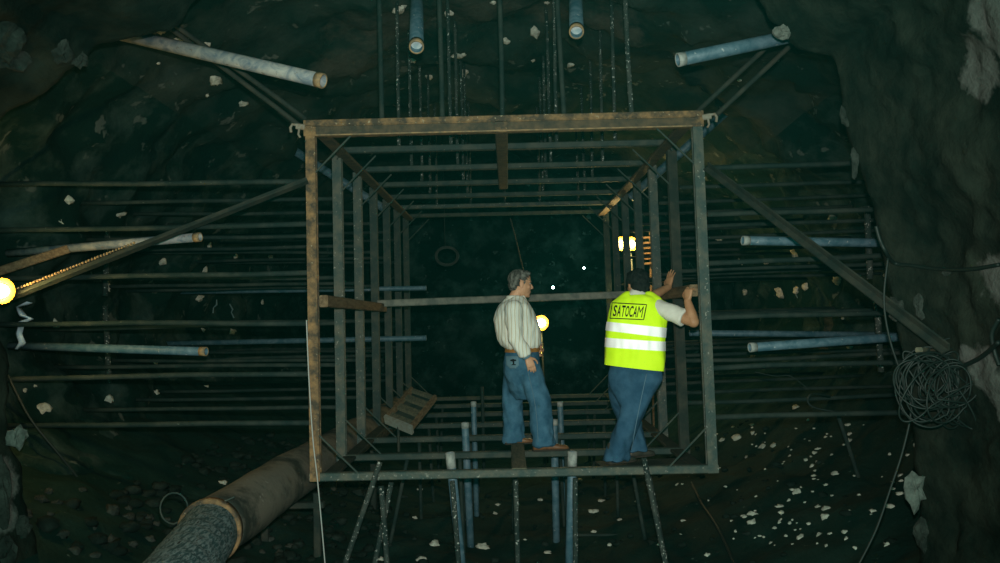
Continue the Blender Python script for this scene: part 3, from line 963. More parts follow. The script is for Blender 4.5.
ctop = max(pcoil, key=lambda q: q.z)
single('cable_coil', MB().tube(pcoil, .011, 6).tube([ctop - V((0, 0, .02)), ctop + V((0, 0, .4)), to_rock(ctop, V((0, 0, 1))) + V((0, 0, .05))], .006, 6), M['cable'], 'faint hanging cable coil far back in the dark frame', 'cable coil', None, True)
rod(at(838, 415, 7.3), at(870, 512, 7.5), .017, M['rod'], 'thin loose rod leaning below the right rods', 'loose rods')
cable([at(830, 396, 7.3), at(812, 394, 7.2), at(808, 402, 7.2), at(816, 408, 7.2), at(838, 412, 7.2)], .008, 'small hooked cable end hanging among the lowest right rods')
cable([at(755, 372, 7.1), at(775, 376, 7.1), at(790, 376, 7.1), at(806, 387, 7.0)], .004, 'thin wire curling below the blue pipe at right', 'cable')
# coil on the right wall
cp, cn = hit(932, 382)
cd = (cp - EYE).length
cpts = []
random.seed(5)
NL = 26
ph = 0
for l in range(NL):
    ox, oy = random.uniform(-13, 22), random.uniform(-12, 8)
    rx, ry = random.uniform(10, 32), random.uniform(18, 38)
    tilt = random.uniform(-1.1, 1.1)
    for i in range(26):
        t = 2 * math.pi * i / 26
        x = 932 + ox + rx * math.cos(t) * math.cos(tilt) - ry * math.sin(t) * math.sin(tilt)
        y = 386 + oy + rx * math.cos(t) * math.sin(tilt) + ry * math.sin(t) * (1 if math.sin(t) > 0 else .95)
        cpts.append(at(x, y, cp.y - .16 - .008 * l + .03 * math.sin(t * 2 + l)))
single('cable_coil', MB().tube(smooth_path(cpts, 2), .0052, 6), M['cable'], 'big tangled coil of dark cable hung on the right rock wall', 'cable coil', None, True)
single('coil_peg', MB().bar(at(919, 350, cp.y - .25), at(945, 349, cp.y + .15), .04, .03), M['greywood'], 'short peg carrying the cable coil on the right rock', 'peg')
cable([at(306.5, 320, Y0 - .09), at(309, 380, Y0 - .09), at(313, 440, Y0 - .09), at(318, 485, Y0 - .09), at(326, 575, Y0 - .09)], .005, 'pale plumb cord hanging along the left front post to the floor', 'string', None, 'hanging_cord')

# ------------------------------------------------------------------ lamps
def lamp(name, p, label, aim, power, size, n_heads=1, stand=None):
    t = thing(name, label, 'lamp', p, 'work lamps')
    aim = V(aim).normalized()
    a, u = frame_of(aim)
    for h in range(n_heads):
        c = V(p) + a * (h * size * 2.6)
        MB().tube([c - aim * size * 1.0, c - aim * size * .8, c - aim * size * .35, c - aim * size * .02], [size * .35, size * .6, size * .95, size * 1.08], 16).build('housing', M['housing'], t)
        MB().ell(c, (a * size, u * size * .85, aim * size * .55), 16, 8).build('lamp_glass', M['lampglass'], t, True)
        rr_ = lambda q, r: [c + aim * q + (a * math.cos(x) + u * math.sin(x)) * r for x in [2 * math.pi * i / 20 for i in range(20)]]
        MB().rings([rr_(-size * .1, size * .9), rr_(size * .25, size * 1.55), rr_(size * .22, size * 1.6), rr_(-size * .2, size * 1.0), rr_(-size * .1, size * .9)], False).build('glow_ring', M['glow_ring'], t, True)  # ring added around the glass to imitate the lamp's yellow halo
        ld = bpy.data.lights.new('lamp_light', 'POINT')
        ld.energy = power / n_heads; ld.color = (1, .68, .24); ld.shadow_soft_size = size * .7
        lo = bpy.data.objects.new('lamp_light', ld); C.objects.link(lo)
        lo.location = c + aim * size * 1.6 - V(p); lo.parent = t
    if stand:
        MB().tube([V(p) - aim * size * .5 - u * size * .6, V(stand)], .016, 8).build('stand', M['cable'], t, True)
    return t


q = at(1, 291, 6.05)
lamp('work_lamp', q, 'glaring yellow work lamp cut by the left picture edge', (.75, -.45, -.05), 34, .06, 1, q + V((-.35, .2, .5)))
q = at(541, 323, 12.2)
lamp('work_lamp', q, 'bright work lamp on a stand just right of the man in the striped shirt', (.0, -1, 0), 26, .07, 1, V((q.x + .05, q.y + .1, zfloor(q.x, q.y))))
q = at(631.5, 244, 12.6)
lamp('work_lamp', q, 'bright twin work lamp at the right rear corner of the frame', (.35, -1, .05), 80, .066, 2, V((q.x + .1, q.y + .1, zfloor(q.x + .1, q.y))))
for i, (x, y, r_, lab) in enumerate([(584, 268, 1.1, 'tiny distant white light right of centre in the dark tunnel'), (553, 287.5, 1.4, 'tiny distant white light beside the striped man, above the rail')]):
    p = at(x, y, 18.5)
    s_ = r_ / F_PX * 18.5
    t = thing('distant_lamp', lab, 'lamp', p, 'tiny distant lights')
    MB().ell(p, (V((s_, 0, 0)), V((0, s_, 0)), V((0, 0, s_))), 10, 6).build('bulb', M['whitelamp'], t, True)
    ld = bpy.data.lights.new('lamp_light', 'POINT'); ld.energy = 16; ld.color = (.25, 1.0, .82); ld.shadow_soft_size = .1
    lo = bpy.data.objects.new('lamp_light', ld); C.objects.link(lo); lo.location = V((0, -.2, 0)); lo.parent = t
    MB().tube([p + V((0, .25, s_ * .8)), p + V((0, .25, .3)), to_rock(p + V((0, .25, 0)), V((0, 0, 1))) + V((0, 0, .05))], .006, 6)
    MB().tube([p + V((0, .01, s_ * .6)), p + V((0, .25, s_ * .8))], .012, 6).build('flex', M['cable'], t, True)
# lit rack of slats behind the right posts
t = thing('slatted_rack', 'slatted rack lit yellow between the right rear posts', 'rack', at(645, 270, 12.85))
for i in range(6):
    y = 238 + i * 5.2
    MB().bar(at(639, y, 12.85), at(651, y - .5, 12.85), .04, .035).build('slat', M['wood'], t)
for x in (640, 650): MB().bar(at(x, 232, 12.91), at(x, 300, 12.91) * 1.0 + V((0, 0, zfloor(at(x, 300, 12.91).x, 12.91) - at(x, 300, 12.91).z)), .03, .03, V((0, 1, 0))).build('upright', M['wood'], t)


# ------------------------------------------------------------------ people
def hand(mb, wrist, d, palm, thumb_side, curl, spread=.10, sc_=1.0, thumb_curl=.5, wr=.026):
    """wrist point, direction to the knuckles, palm normal (where the palm faces), side on which the thumb sits"""
    d = V(d).normalized()
    palm = V(palm); palm = (palm - d * palm.dot(d)).normalized()
    th = V(thumb_side); th = (th - d * th.dot(d) - palm * th.dot(palm)).normalized()
    L_ = .09 * sc_
    w_ = .038 * sc_
    mb.loft([(wrist - d * .02, th * .026 * sc_, palm * .020 * sc_), (wrist + d * .01, th * .029 * sc_, palm * .018 * sc_), (wrist + d * L_ * .5, th * .038 * sc_, palm * .016 * sc_),
             (wrist + d * L_ * .95, th * .041 * sc_, palm * .0135 * sc_), (wrist + d * L_ * 1.05, th * .036 * sc_, palm * .009 * sc_)], 16, 2.6)
    for i, (off, ln) in enumerate(((.030, .078), (.010, .088), (-.011, .082), (-.031, .064))):
        p = wrist + d * (L_ * (.97 - .05 * abs(i - 1))) + th * off * sc_
        dd_ = (d + th * (off * spread / .03)).normalized()
        r_ = (.0088, .0090, .0086, .0076)[i] * sc_
        ang = 0
        for j, f in enumerate((.46, .30, .24)):
            ang += curl[i] * (1.0, 1.15, .7)[j]
            q_ = p + (dd_ * math.cos(ang) + palm * math.sin(ang)) * ln * f * sc_
            mb.cap(p, r_ * (1.08 - .1 * j), q_, r_ * (1.0 - .1 * j), 10)
            p = q_
    p = wrist + d * L_ * .22 + th * .026 * sc_
    for j, (f, r_) in enumerate(((.042, .0125), (.032, .0105), (.026, .0088))):
        dirn = (d * (.55 + .2 * j) + th * (.75 - .32 * j) + palm * (.25 + thumb_curl * .4 * j)).normalized()
        q_ = p + dirn * f * sc_
        mb.cap(p, r_ * sc_, q_, r_ * .92 * sc_, 10)
        p = q_


def head(mb, c, f, up, s=1.0):
    """skull, face, nose, lips, chin, ears, neck stub; c = centre of the skull"""
    f = V(f).normalized(); up = V(up); up = (up - f * up.dot(f)).normalized()
    sd = f.cross(up)          # right hand side
    def P(a, b_, u): return V(c) + (f * a + sd * b_ + up * u) * s
    def E(a, b_, u, ra, rb_, ru): mb.ell(P(a, b_, u), (f * ra * s, sd * rb_ * s, up * ru * s), 18, 12)
    E(-.008, 0, .030, .098, .076, .088)           # cranium
    E(.022, 0, -.035, .072, .064, .085)           # face
    E(.050, 0, -.090, .038, .040, .032)           # jaw
    E(.072, 0, -.106, .018, .020, .015)           # chin
    E(.070, 0, .016, .022, .052, .014)            # brow
    E(.060, .036, -.030, .024, .022, .020); E(.060, -.036, -.030, .024, .022, .020)   # cheekbones
    mb.cap(P(.086, 0, .004), .008 * s, P(.108, 0, -.034), .0115 * s, 10)              # nose
    E(.096, .011, -.040, .011, .008, .008); E(.096, -.011, -.040, .011, .008, .008)
    E(.084, 0, -.066, .012, .024, .0065); E(.082, 0, -.078, .011, .022, .0070)       # lips
    for q in (-1, 1):
        E(-.004, q * .078, -.012, .020, .008, .033)
        E(-.002, q * .076, -.036, .010, .008, .012)
    return P, f, sd, up


def eyes(P, f, sd, up, parent, s=1.0):
    for q in (-1, 1):
        e = MB().ell(P(.079, q * .031, .0), (f * .010 * s, sd * .013 * s, up * .006 * s), 12, 8).build('eye', M['eyew'], parent, True)
        i_ = MB().ell(P(.0875, q * .031, .0), (f * .004 * s, sd * .006 * s, up * .006 * s), 10, 6).build('iris', M['iris'], None, True)
        i_.parent = e; i_.matrix_parent_inverse = e.matrix_world.inverted() @ Matrix.Identity(4)
        i_.parent = None; bpy.context.view_layer.update(); i_.parent = e; i_.matrix_parent_inverse = e.matrix_world.inverted()


def child_of_part(o, p):
    bpy.context.view_layer.update()
    o.parent = p
    o.matrix_parent_inverse = p.matrix_world.inverted()


def wrinkle(amp, sc_=9, squash=.45):
    def f(p, n):
        q = V((p.x, p.y, p.z * squash)) * sc_
        a = noise.noise(q + V((noise.noise(q * .6) * 1.5, 0, noise.noise(q * .5 + V((4, 4, 4))) * 1.5)))
        return amp * (a + .4 * noise.noise(q * 2.7))
    return f


def shoe(name, heel, toe, m, parent, w_=.048, h=.075, label=None):
    heel, toe = V(heel), V(toe)
    d = (toe - heel); L_ = d.length; d.normalize()
    u = V((0, 0, 1)); s_ = d.cross(u).normalized(); u = s_.cross(d)
    mb = MB()
    secs = []
    for t, ww, hh in ((0, .55, .60), (.04, .78, .95), (.18, .88, 1.05), (.36, .86, 1.0), (.52, .92, .78), (.70, 1.02, .62), (.86, .95, .52), (.96, .7, .42), (1.0, .35, .28)):
        secs.append((heel + d * L_ * t + u * (h * hh * .5), s_ * w_ * ww, u * h * hh * .5))
    mb.loft(secs, 20, 2.5)
    mb.cap(heel + d * L_ * .2 + u * h * .6, .046, heel + d * L_ * .18 + u * (h + .05), .046)
    o = mb.blob(name, m, parent, .007, 3)
    sl = MB()
    sl.loft([(heel + d * L_ * t + u * .004, s_ * w_ * ww * 1.07, u * .011) for t, ww in ((-.02, .55), (.03, .82), (.2, .88), (.4, .84), (.6, .97), (.75, 1.03), (.9, .9), (1.02, .4))], 20, 3).blob('sole', M['sole'], None, .006, 2)
    sole = [q for q in C.objects if q.name.startswith('sole')][-1]
    child_of_part(sole, o)
    return o


# ---- man in the striped shirt -------------------------------------------------
YA = 7.92
def J(px, py, dy=0.0): return at(px, py, YA + dy)
Fa = V((math.cos(R(24)), math.sin(R(24)), 0)); Sa = V((Fa.y, -Fa.x, 0)); U = V((0, 0, 1))
pa = thing('person', 'grey haired person in striped pale shirt and jeans, standing in profile inside the frame', 'person', at(523, 450, 7.85))
hc = J(520.3, 283.2)
hf = V((.97, .20, -.07))
lean = [(348.5, 522, .160, .165), (344.5, 521, .190, .188), (339, 519.5, .207, .19), (330, 518, .215, .198), (320, 515.5, .205, .20), (311, 514.5, .175, .20), (304.5, 514, .135, .19), (300, 514.5, .095, .13), (296.5, 515, .062, .075)]
sh_r, el_r, wr_r = J(513.5, 309, -.175), J(515, 338, -.27), J(527.5, 357, -.235)
sh_l, el_l, wr_l = J(518, 309, .17), J(533, 335, .25), J(539, 348, .12)
kneeA, ankA = J(512.5, 403, .18), J(514.5, 440, .17)
kneeB, ankB = J(539, 401, -.15), J(543.5, 443, -.16)
hipA, hipB = J(517, 366, .09), J(528, 366, -.09)

bd = MB()
P, f_, s_, u_ = head(bd, hc, hf, V((.05, 0, 1)), 1.08)
bd.cap(J(513.5, 300), .060, hc + V((-.012, 0, -.06)), .056)
bd.loft([(J(cx, y), Fa * (a * .80), Sa * (b_ * .84)) for y, cx, a, b_ in lean[:-1]])
bd.cap(sh_r, .050, el_r, .042); bd.cap(el_r, .040, wr_r, .028)
bd.cap(sh_l, .050, el_l, .042); bd.cap(el_l, .040, wr_l, .028)
bd.ell(J(522, 360), (Fa * .13, Sa * .15, U * .10))
for hip, kn, an in ((hipA, kneeA, ankA), (hipB, kneeB, ankB)):
    bd.cap(hip, .082, kn, .056); bd.cap(kn, .054, an, .038)
hand(bd, wr_r, (J(531, 366, -.235) - wr_r), V((-.25, .9, 0)), V((.9, .2, .1)), (.30, .34, .38, .42), .06, 1.0, .4)
hand(bd, wr_l, V((.3, -.75, -.35)), V((-.8, -.4, 0)), V((.1, 0, 1)), (.5, .55, .6, .6), .05, 1.0, .4)
bd.blob('body', M['skin'], pa, .0052, 3)
eyes(P, f_, s_, u_, pa, 1.06)
# hair: cap over skull, cut by the hairline
hr = MB()
def hell(a, b_, u, ra, rb_, ru): hr.ell(P(a, b_, u), (f_ * ra * 1.06, s_ * rb_ * 1.06, u_ * ru * 1.06), 20, 12)
hell(-.012, 0, .034, .102, .081, .090)
hell(-.062, 0, -.012, .044, .066, .064)
hell(.046, 0, .084, .046, .056, .028)
for q in (-1, 1):
    hell(-.034, q * .064, .016, .040, .016, .048)
    hell(.020, q * .066, .030, .012, .010, .034)
ho = hr.blob('hair', M['greyhair'], pa, .006, 2, lambda p, n: .006 * noise.noise(p * 45) + .003 * noise.noise(p * 110))
bm = bmesh.new(); bm.from_mesh(ho.data)
fp = P(.062, 0, .055); fn = (f_ * .9 - u_ * .55).normalized()
bmesh.ops.bisect_plane(bm, geom=list(bm.verts) + list(bm.edges) + list(bm.faces), plane_co=fp, plane_no=fn, clear_outer=True)
bm.to_mesh(ho.data); bm.free()
br = MB()
for q in (-1, 1): br.ell(P(.088, q * .031, .022), (f_ * .008, s_ * .020, u_ * .005), 10, 6)
br.build('eyebrows', M['greyhair'], pa, True)
br = MB(); br.ell(P(.094, 0, -.073), (f_ * .004, s_ * .020, u_ * .0016), 10, 6); br.build('mouth', M['lip'], pa, True)

# shirt
st_ = MB()
st_.loft([(J(cx, y), Fa * a, Sa * b_) for y, cx, a, b_ in lean])
st_.cap(sh_r, .082, el_r + V((0, .0, 0)), .066, 18)
st_.loft([(el_r, Fa * .066, Sa * .066), (el_r.lerp(wr_r, .5), Fa * .066 + U * .02, Sa * .062), (el_r.lerp(wr_r, .86), Fa * .058 + U * .03, Sa * .054), (el_r.lerp(wr_r, .93), Fa * .044 + U * .02, Sa * .042)])
st_.cap(el_r, .066, el_r.lerp(wr_r, .6), .060)
st_.cap(sh_l, .080, el_l, .064, 18); st_.cap(el_l, .064, el_l.lerp(wr_l, .75), .050)
shirt = st_.blob('shirt', M['shirt'], pa, .010, 5, wrinkle(.014, 9, .5))
cd_ = (wr_r - el_r).normalized()
cf = MB().loft([(el_r.lerp(wr_r, t), cd_.cross(Sa) * r_, Sa * r_ * .95) for t, r_ in ((.84, .048), (.87, .051), (1.0, .047), (1.02, .040))]).blob('cuff', M['palepocket'], None, .006, 2)
child_of_part(cf, shirt)
col = MB()
cc = J(515.5, 298.5)
col.loft([(cc + U * -.03 + Fa * -.0, Fa * .088, Sa * .088), (cc + U * .004 - Fa * .008, Fa * .080, Sa * .078), (cc + U * .024 - Fa * .014, Fa * .074, Sa * .072), (cc + U * .030 - Fa * .014, Fa * .064, Sa * .062)])
col.cap(cc + Fa * .055 + Sa * .055 + U * .012, .017, cc + Fa * .105 + Sa * .045 - U * .055, .012)
col.cap(cc + Fa * .065 - Sa * .045 + U * .005, .016, cc + Fa * .095 - Sa * .035 - U * .05, .010)
co = col.blob('collar', M['tee'], None, .007, 2); child_of_part(co, shirt)
# jeans
jn = MB()
jn.loft([(J(522.5, 347.5), Fa * .150, Sa * .160), (J(522.5, 353), Fa * .158, Sa * .168), (J(522, 362), Fa * .170, Sa * .178), (J(522, 372), Fa * .165, Sa * .180), (J(522.5, 380), Fa * .152, Sa * .17), (J(523, 390), Fa * .125, Sa * .14), (J(523.5, 399), Fa * .06, Sa * .09)])
for hip, kn, an, o1, o2 in ((hipA, kneeA, ankA, 0, 0), (hipB, kneeB, ankB, 0, 0)):
    ft = an + V((.004, 0, -.022))
    jn.loft([(hip + U * .05, Fa * .10, Sa * .10), (hip - U * .04, Fa * .128, Sa * .114), (hip.lerp(kn, .55), Fa * .112, Sa * .100), (kn, Fa * .102, Sa * .092), (kn.lerp(an, .35), Fa * .103, Sa * .09),
             (kn.lerp(an, .8), Fa * .104, Sa * .09), (an + V((.008, 0, -.02)), Fa * .112, Sa * .094), (ft, Fa * .105, Sa * .088)])
def jw(amp):
    base = wrinkle(amp, 7, .8)
    def f(p, n):
        k = 1 + 1.3 * max(0, 1 - (p.z - .95) / .22)
        return base(p, n) * k + .004 * math.sin(p.z * 75 + 3 * noise.noise(p * 6)) * max(0, 1 - (p.z - .95) / .25)
    return f
jeans = jn.blob('jeans', M['denim'], pa, .010, 6, jw(.016))
bz = J(522, 349.5)
belt = band(jeans, 'belt', M['belt'], pa, [(bz + U * .022, U), (bz - U * .022, -U)], .006)
child_of_part(belt, jeans)
BJ = bvh_of(jeans)


def project(tree, pts2, Ys, off):
    out = []
    for px, py in pts2:
        d = ray(px, py)
        h = tree.ray_cast(EYE, d, 30)
        out.append(h[0] - d * off if h[0] is not None else None)
    return out


def patch(tree, name, m, parent, x0, y0, x1, y1, off, n=8, skew=0, inside=None):
    mb = MB()
    g_ = {}
    for j in range(n + 1):
        for i in range(n + 1):
            px = x0 + (x1 - x0) * i / n + skew * j / n; py = y0 + (y1 - y0) * j / n
            h = tree.ray_cast(EYE, ray(px, py), 30)
            if h[0] is None: continue
            if inside and not inside(i / n, j / n): continue
            g_[i, j] = len(mb.v); mb.v.append(h[0] - ray(px, py) * off)
    for j in range(n):
        for i in range(n):
            q = [(i, j), (i + 1, j), (i + 1, j + 1), (i, j + 1)]
            if all(k in g_ for k in q): mb.f.append(tuple(g_[k] for k in q))
    if not mb.f: return None
    # give it thickness
    n0 = len(mb.v)
    d0 = ray((x0 + x1) / 2, (y0 + y1) / 2)
    base = list(mb.f)
    mb.v += [v + d0 * off * .9 for v in mb.v]
    mb.f += [tuple(i + n0 for i in f[::-1]) for f in base]
    cnt = {}
    for f in base:
        for a, c in zip(f, f[1:] + f[:1]): cnt[a, c] = 1
    for (a, c) in list(cnt):
        if (c, a) not in cnt: mb.f.append((c, a, a + n0, c + n0))
    o = mb.build(name, m, None, True)
    child_of_part(o, parent)
    return o


pk = patch(BJ, 'pocket', M['palepocket'], jeans, 505.5, 356, 518.5, 368.5, .007, 9, .8, lambda u, v: v < .78 or abs(u - .5) < .62 - (v - .78) * 1.4)
if pk: pk['label'] = 'faded back pocket with a black emblem'
def emb(u, v):
    d1 = ((u - .5) / .46) ** 2 + ((v - .25) / .2) ** 2 < 1
    d2 = abs(u - .55) < .13 and .2 < v < .85
    d3 = ((u - .55) / .38) ** 2 + ((v - .88) / .1) ** 2 < 1
    return d1 or d2 or d3
patch(BJ, 'pocket_emblem', M['emblem'], jeans, 509.0, 358.6, 517.2, 365.6, .012, 16, .3, emb)
seam = MB()
sp = [h for h in project(BJ, [(528.5 + (y - 372) * .14 + 2 * math.sin(y * .05), y) for y in range(362, 446, 4)], None, .004) if h is not None]
seam.tube(sp, .0035, 6); so = seam.build('leg_seam', M['stitch'], None, True); child_of_part(so, jeans)
bc = J(541.5, 353, -.02)
kc = MB(); kc.tube([bc, bc + V((.01, -.01, .05)), bc + V((.02, -.01, .09))], .004, 6); kc.ell(bc, (V((.022, 0, 0)), V((0, .012, 0)), V((0, 0, .013))), 10, 6)
ko = kc.build('belt_clip', M['brass'], pa, True); ko['label'] = 'brass clip on the belt'
zt = ZB + .03
shoe('shoe', V((J(505, 440, .17).x, YA + .13, zt + .022)), V((J(505, 440, .17).x + .27, YA + .18, zt + .022)), M['shoe'], pa, .05, .085)
shoe('shoe', V((J(533, 446, -.16).x, YA - .16, zt + .0)), V((J(569, 446, -.16).x, YA - .11, zt + .0)), M['shoe'], pa, .05, .085)

# ---- man in the yellow vest ---------------------------------------------------
YB = 6.98
def K(px, py, dy=0.0): return at(px, py, YB + dy)
Fb = V((math.sin(R(13)), math.cos(R(13)), 0)); Sb = V((Fb.y, -Fb.x, 0))
pb_ = thing('person', 'dark haired person in a yellow reflective vest seen from behind, gripping the right rail', 'person', at(628, 462, 6.95))
rings_b = [(373, 635, .238, .130), (362, 635, .247, .138), (348, 635.5, .248, .140), (334, 636, .247, .142), (320, 637, .246, .142), (310, 638, .245, .135), (303, 638.5, .225, .118), (298.5, 638, .18, .100), (295, 637.5, .105, .078)]
def sec(y, cx, a, b_, k=1.0, dx=0): return (K(cx + dx, y, .012 * (373 - y) / 10 * .6), Sb * a * k, Fb * b_ * k)
hcb = K(637.2, 283.8, .10)
hfb = V((-.38, .92, -.12))
shR, elR, wrR = K(660, 308, -.03), K(693.5, 322, -.22), K(687.6, 301, -.17)
shL, elL, wrL = K(624, 308, .14), K(648, 299, .42), K(668.5, 287, .62)
hipL, hipR = K(622, 382, .08), K(643, 382, -.01)
knL, anL = K(626, 412, .26), K(636, 447, .20)
knR, anR = K(632, 414, -.05), K(616.5, 453, -.06)

bb = MB()
Pb, fb_, sb_, ub_ = head(bb, hcb, hfb, V((.05, .05, 1)), .98)
bb.cap(K(637.5, 298, .06), .062, hcb + V((0, -.01, -.05)), .058)
bb.loft([sec(*q, .84) for q in rings_b[1:-1]])
bb.cap(shR, .056, elR, .043); bb.cap(elR, .045, elR.lerp(wrR, .4), .043); bb.cap(elR.lerp(wrR, .4), .043, wrR, .030)
bb.cap(shL, .056, elL, .045); bb.cap(elL, .044, elL.lerp(wrL, .4), .042); bb.cap(elL.lerp(wrL, .4), .042, wrL, .030)
bb.ell(K(635, 380), (Sb * .17, Fb * .12, U * .11))
for hip, kn, an in ((hipL, knL, anL), (hipR, knR, anR)):
    bb.cap(hip, .088, kn, .060); bb.cap(kn, .058, an, .040)
rail_c = V((XR - .085, 7.08, ZR + .02))
hand(bb, wrR, V((.12, .05, .99)), V((.80, .60, 0)), V((-.6, .8, 0)), (.70, .75, .8, .85), .04, 1.02, .9)
hand(bb, wrL, V((.22, .30, .90)), V((.75, .6, -.1)), V((-.6, .7, .1)), (.12, .10, .12, .16), .10, 1.02, .3)
bb.blob('body', M['skin2'], pb_, .0052, 3)
eyes(Pb, fb_, sb_, ub_, pb_, .98)
hr = MB()
def hell2(a, b_, u, ra, rb_, ru): hr.ell(Pb(a, b_, u), (fb_ * ra * .98, sb_ * rb_ * .98, ub_ * ru * .98), 20, 12)
hell2(-.016, 0, .032, .112, .096, .096)
hell2(-.058, 0, -.030, .060, .084, .082)
hell2(.050, 0, .088, .056, .062, .036)
for q in (-1, 1): hell2(-.020, q * .066, .012, .052, .020, .052); hell2(.026, q * .068, .026, .014, .012, .048)
ho = hr.blob('hair', M['darkhair'], pb_, .006, 2, lambda p, n: .006 * noise.noise(p * 45) + .003 * noise.noise(p * 110))
bm = bmesh.new(); bm.from_mesh(ho.data)
bmesh.ops.bisect_plane(bm, geom=list(bm.verts) + list(bm.edges) + list(bm.faces), plane_co=Pb(.062, 0, .055), plane_no=(fb_ * .9 - ub_ * .55).normalized(), clear_outer=True)
bm.to_mesh(ho.data); bm.free()

# t-shirt
ts = MB()
ts.loft([sec(*q, .90) for q in rings_b[2:-1]])
ts.cap(K(637.5, 297, .05), .082, K(638, 293.5, .07), .070)
slv = shR.lerp(elR, .70)
ad = (elR - shR).normalized(); av = ad.cross(V((0, 1, 0))).normalized(); aw = ad.cross(av)
ts.loft([(shR - ad * .05, av * .068, aw * .07), (shR, av * .072, aw * .074), (shR.lerp(elR, .4), av * .070, aw * .068), (slv, av * .077, aw * .070), (slv + ad * .012, av * .07, aw * .066)])
al = (elL - shL).normalized(); bv = al.cross(U).normalized(); bw = al.cross(bv)
ts.loft([(shL - al * .02, bv * .06, bw * .065), (shL.lerp(elL, .4), bv * .068, bw * .068), (shL.lerp(elL, .7), bv * .072, bw * .072)])
tee = ts.blob('t_shirt', M['tee'], pb_, .009, 4, wrinkle(.009, 11, .6))

# vest
vs = MB()
vs.loft([sec(*q, 1.0) for q in rings_b], 32, 2.25)
vs.cap(K(617, 306.5, .09), .062, K(628, 299, .06), .060); vs.cap(K(656, 302, .0), .06, K(648, 298, .03), .060)
vest = vs.blob('safety_vest', M['vest'], pb_, .009, 5, wrinkle(.018, 6.5, .35))
def cut(a, c):
    """plane through two picture points on the back, returns point and upward normal"""
    A, B = K(*a, -.15), K(*c, -.15)
    v = (B - A).normalized()
    n = v.cross(V((0, 1, 0))); n = n if n.z > 0 else -n
    return A, n.normalized()
bm = bmesh.new(); bm.from_mesh(vest.data)
A, n = cut((604, 365.5), (666, 372)); bmesh.ops.bisect_plane(bm, geom=list(bm.verts) + list(bm.edges) + list(bm.faces), plane_co=A, plane_no=-n, clear_outer=True)
cn_ = K(639, 292.5, .06)
bm.to_mesh(vest.data); bm.free()
for (a, c, a2, c2) in (((605, 321.5), (667, 328), (605, 330.5), (667, 338)), ((604, 338), (667, 342), (604, 347.5), (667, 351.5))):
    A1, n1 = cut(a, c); A2, n2 = cut(a2, c2)
    tp = band(vest, 'reflective_tape', M['tape'], vest, [(A1, n1), (A2, -n2)], .004)
    child_of_part(tp, vest); tp['label'] = 'white reflective tape'
# lettering on the back
BV = bvh_of(vest)
bm = bmesh.new()
slots = (('S', .122), ('A', .130), ('T', .122), ('O', .124), ('C', .122), ('A', .130), ('M', .178))
gap = .012
xcur = 0
for ch, wd_ in slots:
    cu = bpy.data.curves.new('txt', 'FONT'); cu.body = ch; cu.size = 1; cu.offset = .022 if ch != 'M' else .0; cu.resolution_u = 3
    to = bpy.data.objects.new('txt', cu); C.objects.link(to)
    tm = bpy.data.meshes.new_from_object(to.evaluated_get(bpy.context.evaluated_depsgraph_get()))
    bpy.data.objects.remove(to)
    xs = [v.co.x for v in tm.vertices]; ys = [v.co.y for v in tm.vertices]
    for v in tm.vertices:
        v.co = V((xcur + wd_ * (v.co.x - min(xs)) / (max(xs) - min(xs)), (v.co.y - min(ys)) / (max(ys) - min(ys)), 0))
    bm.from_mesh(tm)
    xcur += wd_ + gap
bmesh.ops.triangulate(bm, faces=bm.faces)
for it in range(2):
    bmesh.ops.subdivide_edges(bm, edges=[e for e in bm.edges if e.calc_length() > .15], cuts=1)
    bmesh.ops.triangulate(bm, faces=bm.faces)
x0, x1, y0, y1 = 0, xcur - gap, 0, 1
def bk(u, v):
    """u, v in 0..1 over the print box (v up) -> pixel"""
    tl, tr, br_, bl_ = V((612.3, 302.8)), V((646.6, 304.6)), V((643.6, 319.6)), V((610.0, 318.2))
    return bl_.lerp(br_, u).lerp(tl.lerp(tr, u), v)
def on_vest(q, off=.005):
    d = ray(q.x, q.y); h = BV.ray_cast(EYE, d, 30)
    return h[0] - d * off if h[0] is not None else K(q.x, q.y, -.15)
for v in bm.verts:
    u_v = (v.co.x - x0) / (x1 - x0), (v.co.y - y0) / (y1 - y0)
    v.co = on_vest(bk(.065 + .87 * u_v[0], .13 + .74 * u_v[1]))
me = bpy.data.meshes.new('lettering'); bm.to_mesh(me); bm.free()
lt = link('lettering', me, M['ink'], None, False); child_of_part(lt, vest); lt['label'] = 'black lettering'
bx = MB()
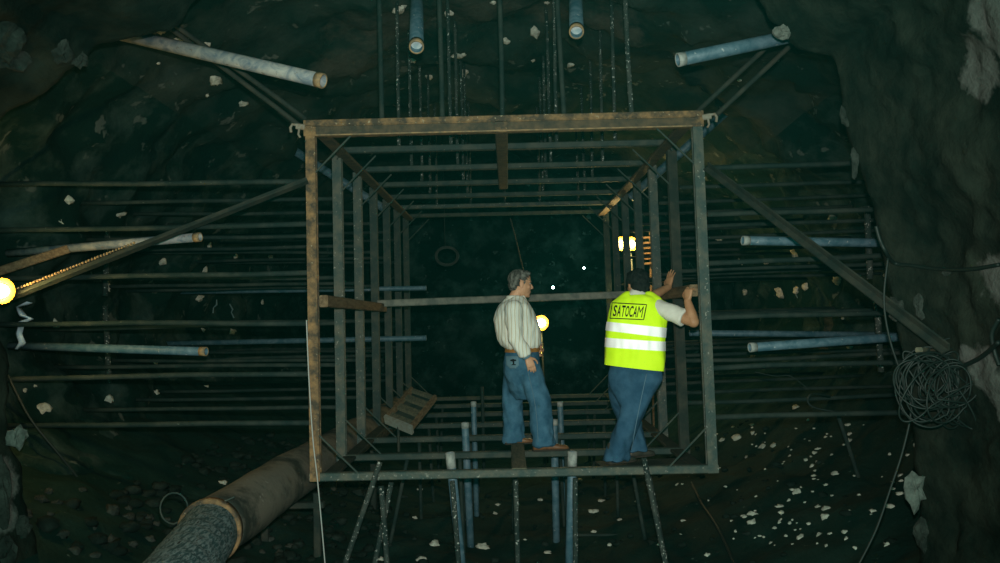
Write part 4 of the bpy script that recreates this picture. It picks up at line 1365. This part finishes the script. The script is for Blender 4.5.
loop = [(i / 12, 0) for i in range(12)] + [(1, i / 6) for i in range(6)] + [(1 - i / 12, 1) for i in range(12)] + [(0, 1 - i / 6) for i in range(6)]
lp = [on_vest(bk(*q), .003) for q in loop]
bx.tube(lp + [lp[0]], .0045, 6)
bo = bx.build('print_border', M['ink'], None, True); child_of_part(bo, vest)

# jeans
jb = MB()
jb.loft([(K(635, 364), Sb * .20, Fb * .095), (K(635, 372), Sb * .222, Fb * .118), (K(635, 380), Sb * .225, Fb * .14), (K(634, 388), Sb * .195, Fb * .135), (K(632.5, 398), Sb * .15, Fb * .12), (K(631.5, 408), Sb * .09, Fb * .09)])
for hip, kn, an in ((hipL, knL, anL), (hipR, knR, anR)):
    ft = an + (V((-.010, 0, -.06)) if an is anR else V((0, 0, -.03)))
    jb.loft([(hip + U * .06, Sb * .11, Fb * .11), (hip - U * .03, Sb * .125, Fb * .122), (hip.lerp(kn, .5), Sb * .118, Fb * .115), (kn, Sb * .104, Fb * .105), (kn.lerp(an, .4), Sb * .100, Fb * .105), (kn.lerp(an, .85), Sb * .098, Fb * .105), (ft, Sb * .104, Fb * .115)])
jeans2 = jb.blob('jeans', M['denim2'], pb_, .010, 6, jw(.015))
BJ2 = bvh_of(jeans2)
sp = [h for h in project(BJ2, [(647 - (y - 372) * .16 - 3 * math.sin((y - 372) * .02), y) for y in range(374, 452, 4)], None, .004) if h is not None]
so = MB().tube(sp, .0035, 6).build('leg_seam', M['stitch'], None, True); child_of_part(so, jeans2)
bd_ = V((.86, .5, 0))
for an, dz in ((anR, .03), (anL, .03)):
    c_ = V((an.x - .01, an.y, zt + dz - .005))
    shoe('boot', c_ - bd_ * .075, c_ + bd_ * .20, M['darkshoe'], pb_, .05, .08)
# plank the man stands on
single('foot_plank', MB().bar(at(606, 468, Y0).lerp(at(606, 468, Y0), 0) * 0 + V((.72, 7.0, zt - .018)), V((1.42, 7.06, zt - .018)), .42, .024), M['strut'],
       'short dark plank across the front bottom beam under the boots of the vest wearer', 'plank')
